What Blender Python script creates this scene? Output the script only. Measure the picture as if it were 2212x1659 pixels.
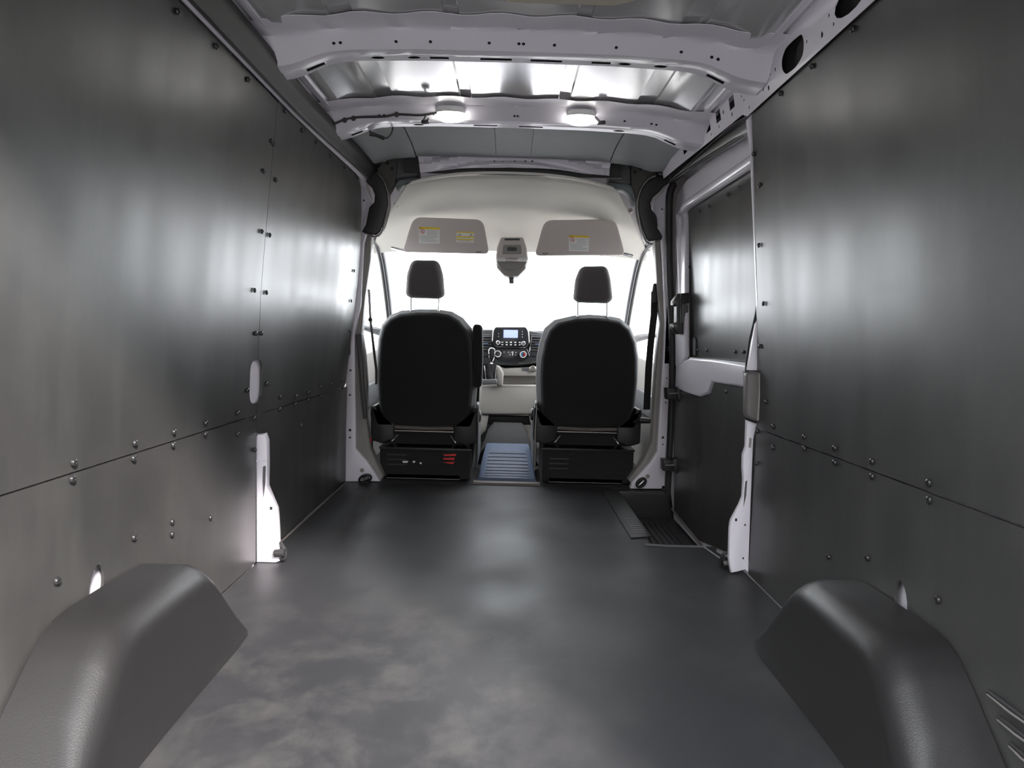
import bpy, bmesh, math, random
from mathutils import Vector, Matrix
from mathutils.geometry import tessellate_polygon

for o in list(bpy.data.objects):
    bpy.data.objects.remove(o, do_unlink=True)
S = bpy.context.scene
COL = S.collection
random.seed(4)

# ------------------------------------------------------------------ camera
CAM = Vector((-0.0069, 0.0, 0.83))
PITCH, YAW, ROLL, FPX = 0.069672, 0.009028, 0.02701, 1500.0
def cam_axes():
    cp, sp = math.cos(PITCH), math.sin(PITCH)
    F = Vector((0, cp, -sp)); U = Vector((0, sp, cp)); R = Vector((1, 0, 0))
    cy, sy = math.cos(YAW), math.sin(YAW)
    M = Matrix(((cy, sy, 0), (-sy, cy, 0), (0, 0, 1)))
    F, U, R = M @ F, M @ U, M @ R
    cr, sr = math.cos(ROLL), math.sin(ROLL)
    return F, -sr * R + cr * U, cr * R + sr * U
CF, CU, CR = cam_axes()
cd = bpy.data.cameras.new('camera'); co = bpy.data.objects.new('camera', cd); COL.objects.link(co)
cd.sensor_width = 36; cd.lens = FPX / 2212 * 36; cd.clip_start = 0.02
co.matrix_world = Matrix(((CR.x, CU.x, -CF.x, CAM.x), (CR.y, CU.y, -CF.y, CAM.y), (CR.z, CU.z, -CF.z, CAM.z), (0, 0, 0, 1)))
S.camera = co

# ------------------------------------------------------------------ sky, sun, exposure
w = bpy.data.worlds.new('sky'); S.world = w; w.use_nodes = True
bg = w.node_tree.nodes['Background']
bg.inputs[0].default_value = (0.95, 0.97, 1.0, 1); bg.inputs[1].default_value = 5.0
sd = bpy.data.lights.new('sun', 'SUN'); so = bpy.data.objects.new('sun', sd); COL.objects.link(so)
sd.energy = 6.5; sd.angle = math.radians(6); sd.color = (1.0, 0.92, 0.88)
so.rotation_euler = Vector((-0.60, 1.0, -0.74)).to_track_quat('-Z', 'Y').to_euler()
so.location = (3, -6, 5)
S.view_settings.view_transform = 'Standard'; S.view_settings.look = 'None'
S.view_settings.gamma = 1.0; S.view_settings.exposure = 1.28; S.view_settings.use_curve_mapping = False

# ------------------------------------------------------------------ pixel -> known plane of the van
def ray(px, py): return CF + CR * ((px - 1106) / FPX) - CU * ((py - 829.5) / FPX)
def PY(px, py, y): d = ray(px, py); return CAM + d * (y / d.y)
def PX(px, py, x): d = ray(px, py); return CAM + d * ((x - CAM.x) / d.x)
def PZ(px, py, z): d = ray(px, py); return CAM + d * ((z - CAM.z) / d.z)
def interp(tab, v):
    if v <= tab[0][0]: return tab[0][1]
    for (a, b), (c, d) in zip(tab, tab[1:]):
        if v <= c: return b + (d - b) * (v - a) / (c - a)
    return tab[-1][1]
WP = [(-0.3, .876), (0, .876), (.3, .876), (.55, .873), (.75, .868), (.95, .860), (1.07, .851), (1.35, .827), (1.61, .804), (1.75, .792)]
def sm(t): t = max(0, min(1, t)); return t * t * (3 - 2 * t)
def wx(y, z):
    return interp(WP, z) - 0.034 * sm((y - 2.45) / 1.3) * sm((z - .45) / .6)
def PW(px, py, side):
    d = ray(px, py); x = side * .85; p = None
    for _ in range(12):
        p = CAM + d * ((x - CAM.x) / d.x); x = side * wx(p.y, p.z)
    return p

# ------------------------------------------------------------------ materials
def mat(name, col, rough=.5, metal=0, spec=.5, noise=None, bump=None, coat=0, emit=None, streak=None, colour2=None, scale2=3.0, fac2=(.4, .65), sheen=0):
    m = bpy.data.materials.new(name); m.use_nodes = True
    nt = m.node_tree; b = nt.nodes['Principled BSDF']; L = nt.links
    b.inputs['Base Color'].default_value = (*col, 1); b.inputs['Roughness'].default_value = rough
    b.inputs['Metallic'].default_value = metal; b.inputs['Specular IOR Level'].default_value = spec
    if coat: b.inputs['Coat Weight'].default_value = coat; b.inputs['Coat Roughness'].default_value = .08
    if sheen: b.inputs['Sheen Weight'].default_value = sheen
    if emit: b.inputs['Emission Color'].default_value = (*emit[0], 1); b.inputs['Emission Strength'].default_value = emit[1]
    geo = nt.nodes.new('ShaderNodeNewGeometry')
    if colour2:
        n = nt.nodes.new('ShaderNodeTexNoise'); n.inputs['Scale'].default_value = scale2; n.inputs['Detail'].default_value = 6; n.inputs['Roughness'].default_value = .65
        L.new(geo.outputs['Position'], n.inputs['Vector'])
        r = nt.nodes.new('ShaderNodeMapRange'); r.inputs[1].default_value = fac2[0]; r.inputs[2].default_value = fac2[1]
        L.new(n.outputs['Fac'], r.inputs[0])
        mx = nt.nodes.new('ShaderNodeMix'); mx.data_type = 'RGBA'
        mx.inputs['A'].default_value = (*col, 1); mx.inputs['B'].default_value = (*colour2, 1)
        L.new(r.outputs[0], mx.inputs['Factor']); L.new(mx.outputs['Result'], b.inputs['Base Color'])
    if noise:   # (scale xyz, lo rough, hi rough)
        mp = nt.nodes.new('ShaderNodeMapping'); mp.inputs['Scale'].default_value = noise[0]
        n = nt.nodes.new('ShaderNodeTexNoise'); n.inputs['Scale'].default_value = 1; n.inputs['Detail'].default_value = 1.5
        L.new(geo.outputs['Position'], mp.inputs['Vector']); L.new(mp.outputs[0], n.inputs['Vector'])
        r = nt.nodes.new('ShaderNodeMapRange'); r.inputs[1].default_value = .3; r.inputs[2].default_value = .7
        r.inputs[3].default_value = noise[1]; r.inputs[4].default_value = noise[2]
        L.new(n.outputs['Fac'], r.inputs[0]); L.new(r.outputs[0], b.inputs['Roughness'])
    if streak:  # (scale xyz, added colour): rubbed smears
        mp = nt.nodes.new('ShaderNodeMapping'); mp.inputs['Scale'].default_value = streak[0]
        n = nt.nodes.new('ShaderNodeTexNoise'); n.inputs['Scale'].default_value = 1; n.inputs['Detail'].default_value = 7; n.inputs['Roughness'].default_value = .7; n.inputs['Distortion'].default_value = .15
        L.new(geo.outputs['Position'], mp.inputs['Vector']); L.new(mp.outputs[0], n.inputs['Vector'])
        r = nt.nodes.new('ShaderNodeMapRange'); r.inputs[1].default_value = streak[2][0]; r.inputs[2].default_value = streak[2][1]
        L.new(n.outputs['Fac'], r.inputs[0]); fac = r.outputs[0]
        if len(streak) > 3:   # keep the stain to one area of the floor: (x from,to, y from,to)
            sx = nt.nodes.new('ShaderNodeSeparateXYZ'); L.new(geo.outputs['Position'], sx.inputs[0])
            for ch, (a, bb_) in (('X', streak[3][:2]), ('Y', streak[3][2:])):
                q = nt.nodes.new('ShaderNodeMapRange'); q.interpolation_type = 'SMOOTHSTEP'; q.inputs[1].default_value = a; q.inputs[2].default_value = bb_; L.new(sx.outputs[ch], q.inputs[0])
                mu = nt.nodes.new('ShaderNodeMath'); mu.operation = 'MULTIPLY'; L.new(fac, mu.inputs[0]); L.new(q.outputs[0], mu.inputs[1]); fac = mu.outputs[0]
        ad = nt.nodes.new('ShaderNodeMix'); ad.data_type = 'RGBA'; ad.inputs['B'].default_value = (*streak[1], 1)
        src = b.inputs['Base Color'].links
        if src: L.new(src[0].from_socket, ad.inputs['A'])
        else: ad.inputs['A'].default_value = (*col, 1)
        L.new(fac, ad.inputs['Factor']); L.new(ad.outputs['Result'], b.inputs['Base Color'])
    if bump:    # (scale, strength, distance)
        n = nt.nodes.new('ShaderNodeTexNoise'); n.inputs['Scale'].default_value = bump[0]; n.inputs['Detail'].default_value = 3
        L.new(geo.outputs['Position'], n.inputs['Vector'])
        bp = nt.nodes.new('ShaderNodeBump'); bp.inputs['Strength'].default_value = bump[1]; bp.inputs['Distance'].default_value = bump[2]
        L.new(n.outputs['Fac'], bp.inputs['Height']); L.new(bp.outputs[0], b.inputs['Normal'])
    return m
def glass_mat(name, tint):
    m = bpy.data.materials.new(name); m.use_nodes = True; nt = m.node_tree
    nt.nodes.remove(nt.nodes['Principled BSDF']); out = nt.nodes['Material Output']
    t = nt.nodes.new('ShaderNodeBsdfTransparent'); t.inputs[0].default_value = (*tint, 1)
    g = nt.nodes.new('ShaderNodeBsdfGlossy'); g.inputs['Roughness'].default_value = .02
    lw = nt.nodes.new('ShaderNodeLayerWeight'); pw = nt.nodes.new('ShaderNodeMath'); pw.operation = 'POWER'; pw.inputs[1].default_value = 5
    f = nt.nodes.new('ShaderNodeMath'); f.operation = 'MULTIPLY_ADD'; f.inputs[1].default_value = .6; f.inputs[2].default_value = .03
    nt.links.new(lw.outputs['Facing'], pw.inputs[0]); nt.links.new(pw.outputs[0], f.inputs[0])
    mx = nt.nodes.new('ShaderNodeMixShader')
    nt.links.new(f.outputs[0], mx.inputs[0]); nt.links.new(t.outputs[0], mx.inputs[1]); nt.links.new(g.outputs[0], mx.inputs[2])
    nt.links.new(mx.outputs[0], out.inputs['Surface'])
    return m
M = dict(
    white=mat('white_body_paint', (.72, .69, .75), .32, spec=.5, coat=.3),
    roof=mat('grey_roof_primer', (.56, .55, .56), .16, metal=.38, spec=1.0, noise=((3, 3, 3), .09, .17)),
    lining=mat('grey_roof_lining', (.36, .375, .38), .75, bump=(220, .15, .002)),
    panel=mat('black_liner_panel', (.032, .0318, .0313), .42, spec=.5, noise=((6, 6, .7), .30, .40), colour2=(.052, .051, .050), scale2=2.2, fac2=(.42, .75), bump=(600, .05, .001), streak=((7, 7, 1.1), (.060, .060, .058), (.48, .95))),
    edge=mat('raw_panel_edge', (.16, .13, .11), .8),
    rubber=mat('black_floor_rubber', (.0195, .0200, .0222), .48, spec=.45, noise=((3, 2, 3), .40, .60), colour2=(.045, .044, .045), scale2=1.9, fac2=(.5, .82), bump=(300, .12, .002), streak=((6, 5, 5), (.058, .056, .055), (.46, .74), (.45, -.15, 2.5, 1.5))),
    vinyl=mat('black_grained_vinyl', (.014, .0135, .014), .37, spec=.5, bump=(420, .22, .0015)),
    plastic=mat('black_plastic', (.022, .022, .023), .45, bump=(500, .06, .001)),
    cover=mat('dull_black_vinyl', (.014, .013, .012), .5, spec=.25),
    gloss=mat('black_gloss_plastic', (.018, .018, .02), .2),
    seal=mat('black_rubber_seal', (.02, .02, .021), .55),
    greyseal=mat('grey_rubber_seal', (.09, .09, .085), .38),
    bolt=mat('black_fastener', (.03, .03, .032), .28, metal=.4),
    fabric=mat('black_seat_fabric', (.012, .012, .013), .9, bump=(900, .3, .002), sheen=.15),
    headrest=mat('glare_lightened_headrest_fabric', (.11, .10, .102), .9, bump=(900, .3, .002), sheen=.3),  # windscreen glare put into the colour; same dark cloth as the seats
    felt=mat('speckled_charcoal_felt', (.08, .077, .073), .9, colour2=(.26, .25, .23), scale2=260, fac2=(.5, .75)),
    liner=mat('beige_grey_headliner', (.68, .66, .61), .85, bump=(700, .1, .001)),
    visor=mat('warm_grey_visor_vinyl', (.58, .53, .51), .6, bump=(500, .12, .001)),
    trim=mat('grey_plastic_trim', (.27, .255, .24), .5, bump=(500, .08, .001)),
    trimd=mat('dark_grey_plastic_trim', (.10, .10, .105), .5, bump=(500, .08, .001)),
    handle=mat('warm_grey_handle_plastic', (.13, .12, .115), .45),
    dash=mat('charcoal_dash_plastic', (.045, .047, .05), .5, bump=(500, .08, .001)),
    beige=mat('beige_grey_console_plastic', (.36, .34, .31), .5, bump=(500, .08, .001)),
    chrome=mat('bright_chrome', (.8, .8, .82), .15, metal=1),
    steel=mat('dull_steel', (.35, .33, .31), .35, metal=1),
    bluemat=mat('blue_grey_ribbed_rubber', (.062, .088, .145), .5),
    ribblue=mat('dark_blue_grey_rubber', (.038, .052, .085), .55),
    strip=mat('brown_grey_threshold', (.13, .11, .105), .6),
    carpet=mat('black_carpet', (.02, .02, .02), .95, bump=(300, .4, .004)),
    label=mat('white_label_paper', (.82, .82, .80), .6),
    yellow=mat('yellow_label_print', (.80, .58, .03), .6),
    ink=mat('grey_label_print', (.42, .42, .44), .6),
    red=mat('red_plastic', (.65, .02, .02), .4),
    orange=mat('orange_tag', (.80, .22, .02), .6),
    screen=mat('blue_lit_display', (.1, .12, .35), .3, emit=((.25, .30, .75), .9)),
    lamp=mat('lit_lamp_lens', (.9, .9, .9), .3, emit=((1.0, .98, .93), 12)),
    cable=mat('black_cable', (.015, .015, .016), .5),
    ground=mat('grey_asphalt', (.14, .14, .14), .9, colour2=(.10, .10, .10), scale2=.8),
    glass=glass_mat('clear_glass', (.95, .96, .965)),
    mirror=mat('mirror_glass', (.5, .5, .52), .05, metal=1),
)

# ------------------------------------------------------------------ mesh helpers
ORG = {}
def link(name, bm, m, parent=None, smooth=None, bevel=0, bseg=2):
    if bevel:
        es = [e for e in bm.edges if len(e.link_faces) == 2 and e.calc_face_angle(0) > .5]
        bmesh.ops.bevel(bm, geom=es, offset=bevel, segments=bseg, profile=.6, affect='EDGES', clamp_overlap=True)
    bmesh.ops.recalc_face_normals(bm, faces=bm.faces)
    vs = [v.co for v in bm.verts]
    if parent is None:
        lo = Vector((min(v.x for v in vs), min(v.y for v in vs), min(v.z for v in vs)))
        hi = Vector((max(v.x for v in vs), max(v.y for v in vs), max(v.z for v in vs)))
        org = Vector(((lo.x + hi.x) / 2, (lo.y + hi.y) / 2, lo.z))
    else:
        org = ORG[parent]
    for v in bm.verts: v.co -= org
    me = bpy.data.meshes.new(name); bm.to_mesh(me); bm.free()
    if smooth is not None:
        me.shade_smooth(); me.set_sharp_from_angle(angle=math.radians(smooth))
    me.materials.append(m if not isinstance(m, str) else M[m])
    o = bpy.data.objects.new(name, me); COL.objects.link(o)
    if parent is None: o.location = org
    else: o.parent = parent
    ORG[o] = org
    return o
def empty(name, loc):
    o = bpy.data.objects.new(name, None); COL.objects.link(o); o.location = loc; o.empty_display_size = .05
    ORG[o] = Vector(loc); return o
def tag(o, label, cat, group=None):
    o['label'] = label; o['category'] = cat
    if group: o['group'] = group
    return o
def struct(o, label=None):
    o['kind'] = 'structure'
    if label: o['label'] = label
    return o
def thing(name, loc, label, cat, group=None): return tag(empty(name, loc), label, cat, group)

def NB(): return bmesh.new()
def box(bm, x0, x1, y0, y1, z0, z1):
    vs = [bm.verts.new(p) for p in [(x0, y0, z0), (x1, y0, z0), (x1, y1, z0), (x0, y1, z0), (x0, y0, z1), (x1, y0, z1), (x1, y1, z1), (x0, y1, z1)]]
    for f in [(0, 3, 2, 1), (4, 5, 6, 7), (0, 1, 5, 4), (1, 2, 6, 5), (2, 3, 7, 6), (3, 0, 4, 7)]: bm.faces.new([vs[i] for i in f])
    return bm
def tobox(*a): return box(NB(), *a)
def loft(bm, rings, closed=True, caps=True, ends=False):
    R = [[bm.verts.new(p) for p in r] for r in rings]; n = len(R[0])
    for a, b in zip(R, R[1:]):
        for i in range(n if closed else n - 1):
            j = (i + 1) % n
            try: bm.faces.new((a[i], a[j], b[j], b[i]))
            except ValueError: pass
    if caps and closed:
        bm.faces.new(R[0]); bm.faces.new(list(reversed(R[-1])))
    return bm
def tube(bm, pts, r, n=8, closed=False, sx=1.0):
    pts = [Vector(p) for p in pts]; rings = []; N = len(pts)
    up = Vector((0.13, 0.21, 1)).normalized()
    for i, p in enumerate(pts):
        if closed: t = pts[(i + 1) % N] - pts[i - 1]
        else: t = pts[min(i + 1, N - 1)] - pts[max(i - 1, 0)]
        t.normalize(); a = t.cross(up)
        if a.length < .05: a = t.cross(Vector((1, 0, 0)))
        a.normalize(); b = t.cross(a)
        rr = r[i] if isinstance(r, (list, tuple)) else r
        rings.append([p + a * math.cos(k * 2 * math.pi / n) * rr * sx + b * math.sin(k * 2 * math.pi / n) * rr for k in range(n)])
    if closed: rings.append(rings[0]); loft(bm, rings, caps=False); bmesh.ops.remove_doubles(bm, verts=bm.verts, dist=1e-6)
    else: loft(bm, rings)
    return bm
def spline(pts, k=6):
    P = [Vector(p) for p in pts]; out = []
    for i in range(len(P) - 1):
        a, b, c, d = P[max(i - 1, 0)], P[i], P[i + 1], P[min(i + 2, len(P) - 1)]
        for j in range(k):
            t = j / k
            out.append(.5 * ((2 * b) + (c - a) * t + (2 * a - 5 * b + 4 * c - d) * t * t + (3 * b - a - 3 * c + d) * t ** 3))
    out.append(P[-1]); return out
def lathe(bm, prof, c, axis, n=12):
    ax = Vector(axis).normalized(); a = ax.orthogonal().normalized(); b = ax.cross(a); c = Vector(c)
    rings = [[c + ax * h + (a * math.cos(k * 2 * math.pi / n) + b * math.sin(k * 2 * math.pi / n)) * max(r, 1e-4) for k in range(n)] for r, h in prof]
    return loft(bm, rings)
def rpoly(pts, r, n=4):
    """2d polygon with rounded corners; r number or list"""
    out = []; N = len(pts)
    for i in range(N):
        p = Vector(pts[i][:2]); a = Vector(pts[i - 1][:2]); b = Vector(pts[(i + 1) % N][:2])
        ri = r[i] if isinstance(r, (list, tuple)) else r
        if ri <= 0: out.append(p); continue
        da, db = (a - p), (b - p); la, lb = da.length, db.length
        ri = min(ri, .48 * la, .48 * lb); s = p + da.normalized() * ri; e = p + db.normalized() * ri
        for k in range(n + 1):
            t = k / n; out.append(s * (1 - t) ** 2 + p * 2 * t * (1 - t) + e * t * t)
    return out
def area2(P): return .5 * sum(P[i - 1][0] * P[i][1] - P[i][0] * P[i - 1][1] for i in range(len(P)))
def inset(P, d):
    P = [Vector(p[:2]) for p in P]; s = 1 if area2(P) > 0 else -1; out = []; N = len(P)
    for i in range(N):
        a, p, b = P[i - 1], P[i], P[(i + 1) % N]
        t1 = (p - a); t2 = (b - p)
        t1 = t1.normalized() if t1.length > 1e-9 else t2.normalized(); t2 = t2.normalized() if t2.length > 1e-9 else t1
        nrm = Vector((-t1.y - t2.y, t1.x + t2.x)); 
        if nrm.length < 1e-6: nrm = Vector((-t1.y, t1.x))
        nrm.normalize(); c = max(.5, nrm.dot(Vector((-t1.y, t1.x))))
        out.append(p + nrm * (s * d / c))
    return out
def map3(axis, u, v, h):
    return Vector((h, u, v)) if axis == 'x' else Vector((u, h, v)) if axis == 'y' else Vector((u, v, h))
def slab(bm, poly, axis, h0, h1, r=0, k=3, front=None, scaled=False):
    """extruded outline with rounded rims; poly in the other two axes; front = extra inset of the h0 side"""
    poly = [Vector(p[:2]) for p in poly]; rings = []
    sgn = 1 if h1 > h0 else -1
    cc = sum(poly, Vector((0, 0))) / len(poly); sz = max((q - cc).length for q in poly)
    def ring(i, h):
        if scaled: return [map3(axis, q.x, q.y, h) for q in [cc + (q - cc) * (1 - i / sz) for q in poly]]
        return [map3(axis, q.x, q.y, h) for q in (inset(poly, i) if abs(i) > 1e-9 else poly)]
    f = front or 0
    if r > 0:
        for j in range(k):
            t = math.pi / 2 * j / k; rings.append(ring(f + r * (1 - math.sin(t)), h0 + sgn * r * (1 - math.cos(t))))
        rings.append(ring(f, h0 + sgn * r)); rings.append(ring(0, h1 - sgn * r))
        for j in range(k - 1, -1, -1):
            t = math.pi / 2 * j / k; rings.append(ring(r * (1 - math.sin(t)), h1 - sgn * r * (1 - math.cos(t))))
    else: rings = [ring(f, h0), ring(0, h1)]
    return loft(bm, rings)
def ellipse(c, a, b, n=16, rot=0):
    return [Vector((c[0] + a * math.cos(t) * math.cos(rot) - b * math.sin(t) * math.sin(rot), c[1] + a * math.cos(t) * math.sin(rot) + b * math.sin(t) * math.cos(rot))) for t in [2 * math.pi * k / n for k in range(n)]]
def rect(u0, u1, v0, v1): return [Vector((u0, v0)), Vector((u1, v0)), Vector((u1, v1)), Vector((u0, v1))]
def thicken(bm, t, grow):
    """give an open sheet a second skin, t away on the side that looks along grow"""
    bm.normal_update(); g = Vector(grow)
    if sum((f.normal * f.calc_area() for f in bm.faces), Vector()).dot(g) < 0:
        bmesh.ops.reverse_faces(bm, faces=bm.faces[:]); bm.normal_update()
    vs = bm.verts[:]; fs = bm.faces[:]; es = [e for e in bm.edges if len(e.link_faces) == 1]
    twin = {v: bm.verts.new(v.co + v.normal * t) for v in vs}
    for f in fs: bm.faces.new([twin[v] for v in f.verts])
    for e in es:
        a, b = e.verts
        bm.faces.new((a, b, twin[b], twin[a]))
    bmesh.ops.reverse_faces(bm, faces=fs)
def sheet(outer, holes, fn, thick, ucuts=(), vcuts=(), grow=(0, 0, 1)):
    """thin plate with real holes: 2d outline and holes, subdivided, mapped by fn(u,v) to 3d and thickened"""
    loops = [[Vector((p[0], p[1], 0)) for p in outer]] + [[Vector((p[0], p[1], 0)) for p in h] for h in holes]
    tris = tessellate_polygon(loops); bm = NB()
    vs = [bm.verts.new(p) for l in loops for p in l]
    for t in tris:
        try: bm.faces.new([vs[i] for i in t])
        except ValueError: pass
    for cs, ax in ((ucuts, (1, 0, 0)), (vcuts, (0, 1, 0))):
        for c in cs:
            bmesh.ops.bisect_plane(bm, geom=bm.verts[:] + bm.edges[:] + bm.faces[:], plane_co=Vector(ax) * c, plane_no=ax, dist=1e-5)
    for v in bm.verts: v.co = fn(v.co.x, v.co.y)
    bmesh.ops.recalc_face_normals(bm, faces=bm.faces)
    if thick: thicken(bm, thick, grow)
    return bm
def frange(a, b, n): return [a + (b - a) * (i + 1) / (n + 1) for i in range(n)]

# bolt mesh shared by every fastener (axis along +X of the object)
def bolt_mesh():
    bm = NB(); lathe(bm, [(.0085, 0), (.0085, .0022), (.0072, .0048), (.0045, .0062), (.0034, .0062), (.0030, .0045)], (0, 0, 0), (1, 0, 0), 10)
    bmesh.ops.recalc_face_normals(bm, faces=bm.faces)
    me = bpy.data.meshes.new('bolt'); bm.to_mesh(me); bm.free(); me.shade_smooth(); me.set_sharp_from_angle(angle=.6)
    me.materials.append(M['bolt']); return me
BOLT = bolt_mesh()
def bolt(parent, p, side, s=1.0):
    o = bpy.data.objects.new('bolt', BOLT); COL.objects.link(o); o.parent = parent
    o.location = Vector(p) - ORG[parent]; o.rotation_euler = (random.random() * 6, 0, math.pi if side > 0 else 0); o.scale = (s, s, s)
    return o

# ================================================================== THE SETTING
YR = 0.45                                    # rear doorway: the camera stands just outside it
RZ = [(0, 1.757), (.3, 1.755), (.5, 1.750), (.6, 1.742), (.64, 1.733), (.68, 1.717), (.72, 1.713), (.80, 1.720)]
def roofz(x): return interp(RZ, abs(x))
# ground outside
g = tobox(-40, 40, -40, 40, -.75, -.70); struct(link('floor_outside_ground', g, 'ground'))
g = tobox(-40, 40, 4.6, 60, -.70, -.69); struct(link('floor_added_bounce', g, mat('pale_bounce_ground', (.55, .54, .52), .9, colour2=(.48, .47, .45), scale2=.8)))  # pale ground added ahead of the van to brighten the roof's reflections
g = tobox(-18, 18, -10.5, -10, -.70, 5.2); struct(link('wall_added_skylight_block', g, mat('skylight_block_grey', (.16, .155, .15), .8)))  # unseen wall added behind the van to block low skylight
# white bonnet beyond the windscreen
bm = NB(); loft(bm, [[Vector((x, y, z - .10 * (x / .9) ** 2)) for x in [-.88 + 1.76 * i / 10 for i in range(11)]] for y, z in ((5.50, .74), (5.75, .72), (6.05, .66), (6.2, .52), (6.24, .20))], closed=False)
thicken(bm, .01, (0, 0, -1)); struct(link('trim_19', bm, 'white', smooth=50), 'white bonnet beyond the windscreen')
# body skins behind the liner
def skin(y, z, s, off): return Vector((s * (wx(y, z) + off), y, z))
for s, nm in ((-1, 'wall_left'), (1, 'wall_right')):
    ymax = 3.86 if s < 0 else 2.44
    bm = sheet(rect(YR, ymax, -.12, 1.80), [], lambda u, v: skin(u, v, s, .030), .004, frange(YR, ymax, 9), frange(-.12, 1.80, 11), (s, 0, 0))
    struct(link(nm, bm, 'white', smooth=40), 'white painted body side behind the black liner panels')
# lower sill below the floor keeps daylight out
bm = NB(); box(bm, -.92, .92, YR, 3.80, -.30, -.28); struct(link('floor_underbody', bm, 'seal'))

bm = NB(); box(bm, .93, 1.0, 2.30, 3.95, -.34, -.15); box(bm, .875, 1.0, 3.80, 3.95, -.34, .02); struct(link('trim_20', bm, 'seal'), 'dark sill under the sliding door')
# --- floor mat with the step-well notch
SX, SY0, SY1 = .585, 2.80, 3.74
out = [(-.874, YR), (.874, YR), (.874, 2.47), (.862, 2.60), (.835, 2.72), (.78, 2.765), (SX + .01, 2.775), (SX, SY0), (SX, SY1 + .08), (-.874, SY1 + .08)]
bm = NB(); slab(bm, out, 'z', -.03, 0.0)
floor = struct(link('floor', bm, 'rubber', bevel=.002), 'black rubber cargo floor mat with worn grey patches')
bm = NB(); box(bm, -.895, .60, YR, 3.84, -.06, -.032); struct(link('floor_deck', bm, 'seal'))
# raised rubber lip at the step edge
bm = NB(); pts = [PZ(1393, 1177, .002), PZ(1440, 1180, .002), PZ(1520, 1182, .002), PZ(1560, 1210, .002)]
tube(bm, [p + Vector((0, 0, .001)) for p in pts], .005, 6); link('mat_edge', bm, 'trimd', floor, smooth=50)
bm = NB(); tube(bm, [(-.868, 2.50, .003), (-.868, 3.76, .003)], .004, 6); link('mat_edge', bm, 'strip', floor, smooth=50)

# --- step well: bottom, inner riser, front riser, ribbed tread strip
t = thing('door_step', (.73, 3.27, -.16), 'black moulded step well sunk into the floor inside the sliding door', 'step')
bm = NB(); box(bm, SX, .985, SY0 - .35, SY1 + .07, -.155, -.145); link('step_floor', bm, 'plastic', t, bevel=.003)
for k in range(9):
    bm = NB(); x = .63 + k * .028; box(bm, x, x + .012, 2.9, 3.62, -.1452, -.139); link('rib', bm, 'plastic', t, bevel=.002)
bm = NB(); box(bm, SX - .004, SX + .012, SY0 - .04, SY1 + .04, -.15, -.004); link('inner_riser', bm, 'plastic', t)
bm = NB(); slab(bm, rpoly([(SX + .012, -.15), (.93, -.15), (.89, .0), (SX + .012, .0)], [0, 0, .03, .03]), 'y', SY1 - .005, SY1 + .03, .008); link('front_riser', bm, 'plastic', t, smooth=50)
bm = NB(); box(bm, SX + .012, .86, SY0 - .06, SY0 - .035, -.15, -.004); link('rear_riser', bm, 'plastic', t)
bm = NB(); slab(bm, [(SX - .055, 2.83), (SX + .035, 2.86), (SX + .035, 3.74), (SX - .055, 3.70)], 'z', .0005, .006, .002); link('tread_strip', bm, 'plastic', t, smooth=50)
for k in range(7):
    y = 2.90 + k * .035
    bm = NB(); box(bm, SX - .035, SX + .022, y, y + .016, .006, .0085); link('tread_bar', bm, 'trimd', t)

# --- roof skin with pressed ribs
def ribz(x):
    a = abs(x); d = 0
    for lo, hi in ((.172, .217), (.478, .548)):
        if lo <= a <= hi: d = .007
    return roofz(x) + d
xs = []
for a, b, n in ((0, .17, 5), (.174, .213, 3), (.2185, .476, 6), (.480, .546, 3), (.550, .79, 10)):
    xs += [a + (b - a) * i / (n - 1) for i in range(n)]
xs = sorted(set([-x for x in xs] + xs))
def roof_strip(name, y0, y1, m, fn, label):
    bm = NB(); ys = [y0 + (y1 - y0) * i / 20 for i in range(21)] if y1 > 3 else [y0, 1.2, 2.0, 2.2, 2.26, 2.32, 2.38, 2.44, 2.5, 2.56, 2.62, 2.68, 2.74, 2.80, 2.86, 2.88, 2.90]
    R = [[bm.verts.new((x, y, fn(x) + (.026 * min(y - 2.25, .36) - .036 * min(y - 2.25, .36) ** 2 if 2.25 < y < 2.95 else 0))) for x in xs] for y in ys]
    for a, b in zip(R, R[1:]):
        for i in range(len(xs) - 1): bm.faces.new((a[i], a[i + 1], b[i + 1], b[i]))
    thicken(bm, .004, (0, 0, 1))
    return struct(link(name, bm, m, smooth=12), label)
roof_strip('ceiling', YR, 2.90, 'roof', ribz, 'glossy grey painted roof skin with pressed ribs')
# a tan stiffening patch bonded to the roof near the doors
p0 = PZ(1095, 0, 1.752); bm = NB(); slab(bm, rpoly([(p0.x - .06, p0.y - .25), (p0.x + .36, p0.y - .25), (p0.x + .36, p0.y - .04), (p0.x + .30, p0.y + .0), (p0.x, p0.y + .0)], .02), 'z', 1.7505, 1.7455, .001)
tag(link('roof_pad', bm, mat('tan_sealer_pad', (.42, .38, .31), .8)), 'tan sealer patch stuck to the roof behind the rear bow', 'patch')
# front lining: three grey foam sheets
cl = roof_strip('ceiling_front', 2.90, 3.84, 'lining', lambda x: roofz(x) + .012, 'white roof skin above the grey foam lining')
for (x0, x1) in ((-.765, -.494), (-.490, -.088), (-.086, .088), (.090, .490), (.494, .765)):
    rows = []
    bm = sheet(rect(x0, x1, 2.99, 3.60), [], lambda u, v: Vector((u, v, roofz(u) - .004 - (.006 if abs(u) > .492 else 0) - .022 * sm((v - 3.4) / .2))), .006, frange(x0, x1, 6), frange(2.99, 3.60, 6))
    link('lining_sheet', bm, 'lining', cl, smooth=30)

bm = NB(); box(bm, -.99, .99, YR - .05, 3.86, 1.80, 1.815); struct(link('ceiling_outer_roof', bm, 'white'), 'white outer roof of the van')
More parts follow.
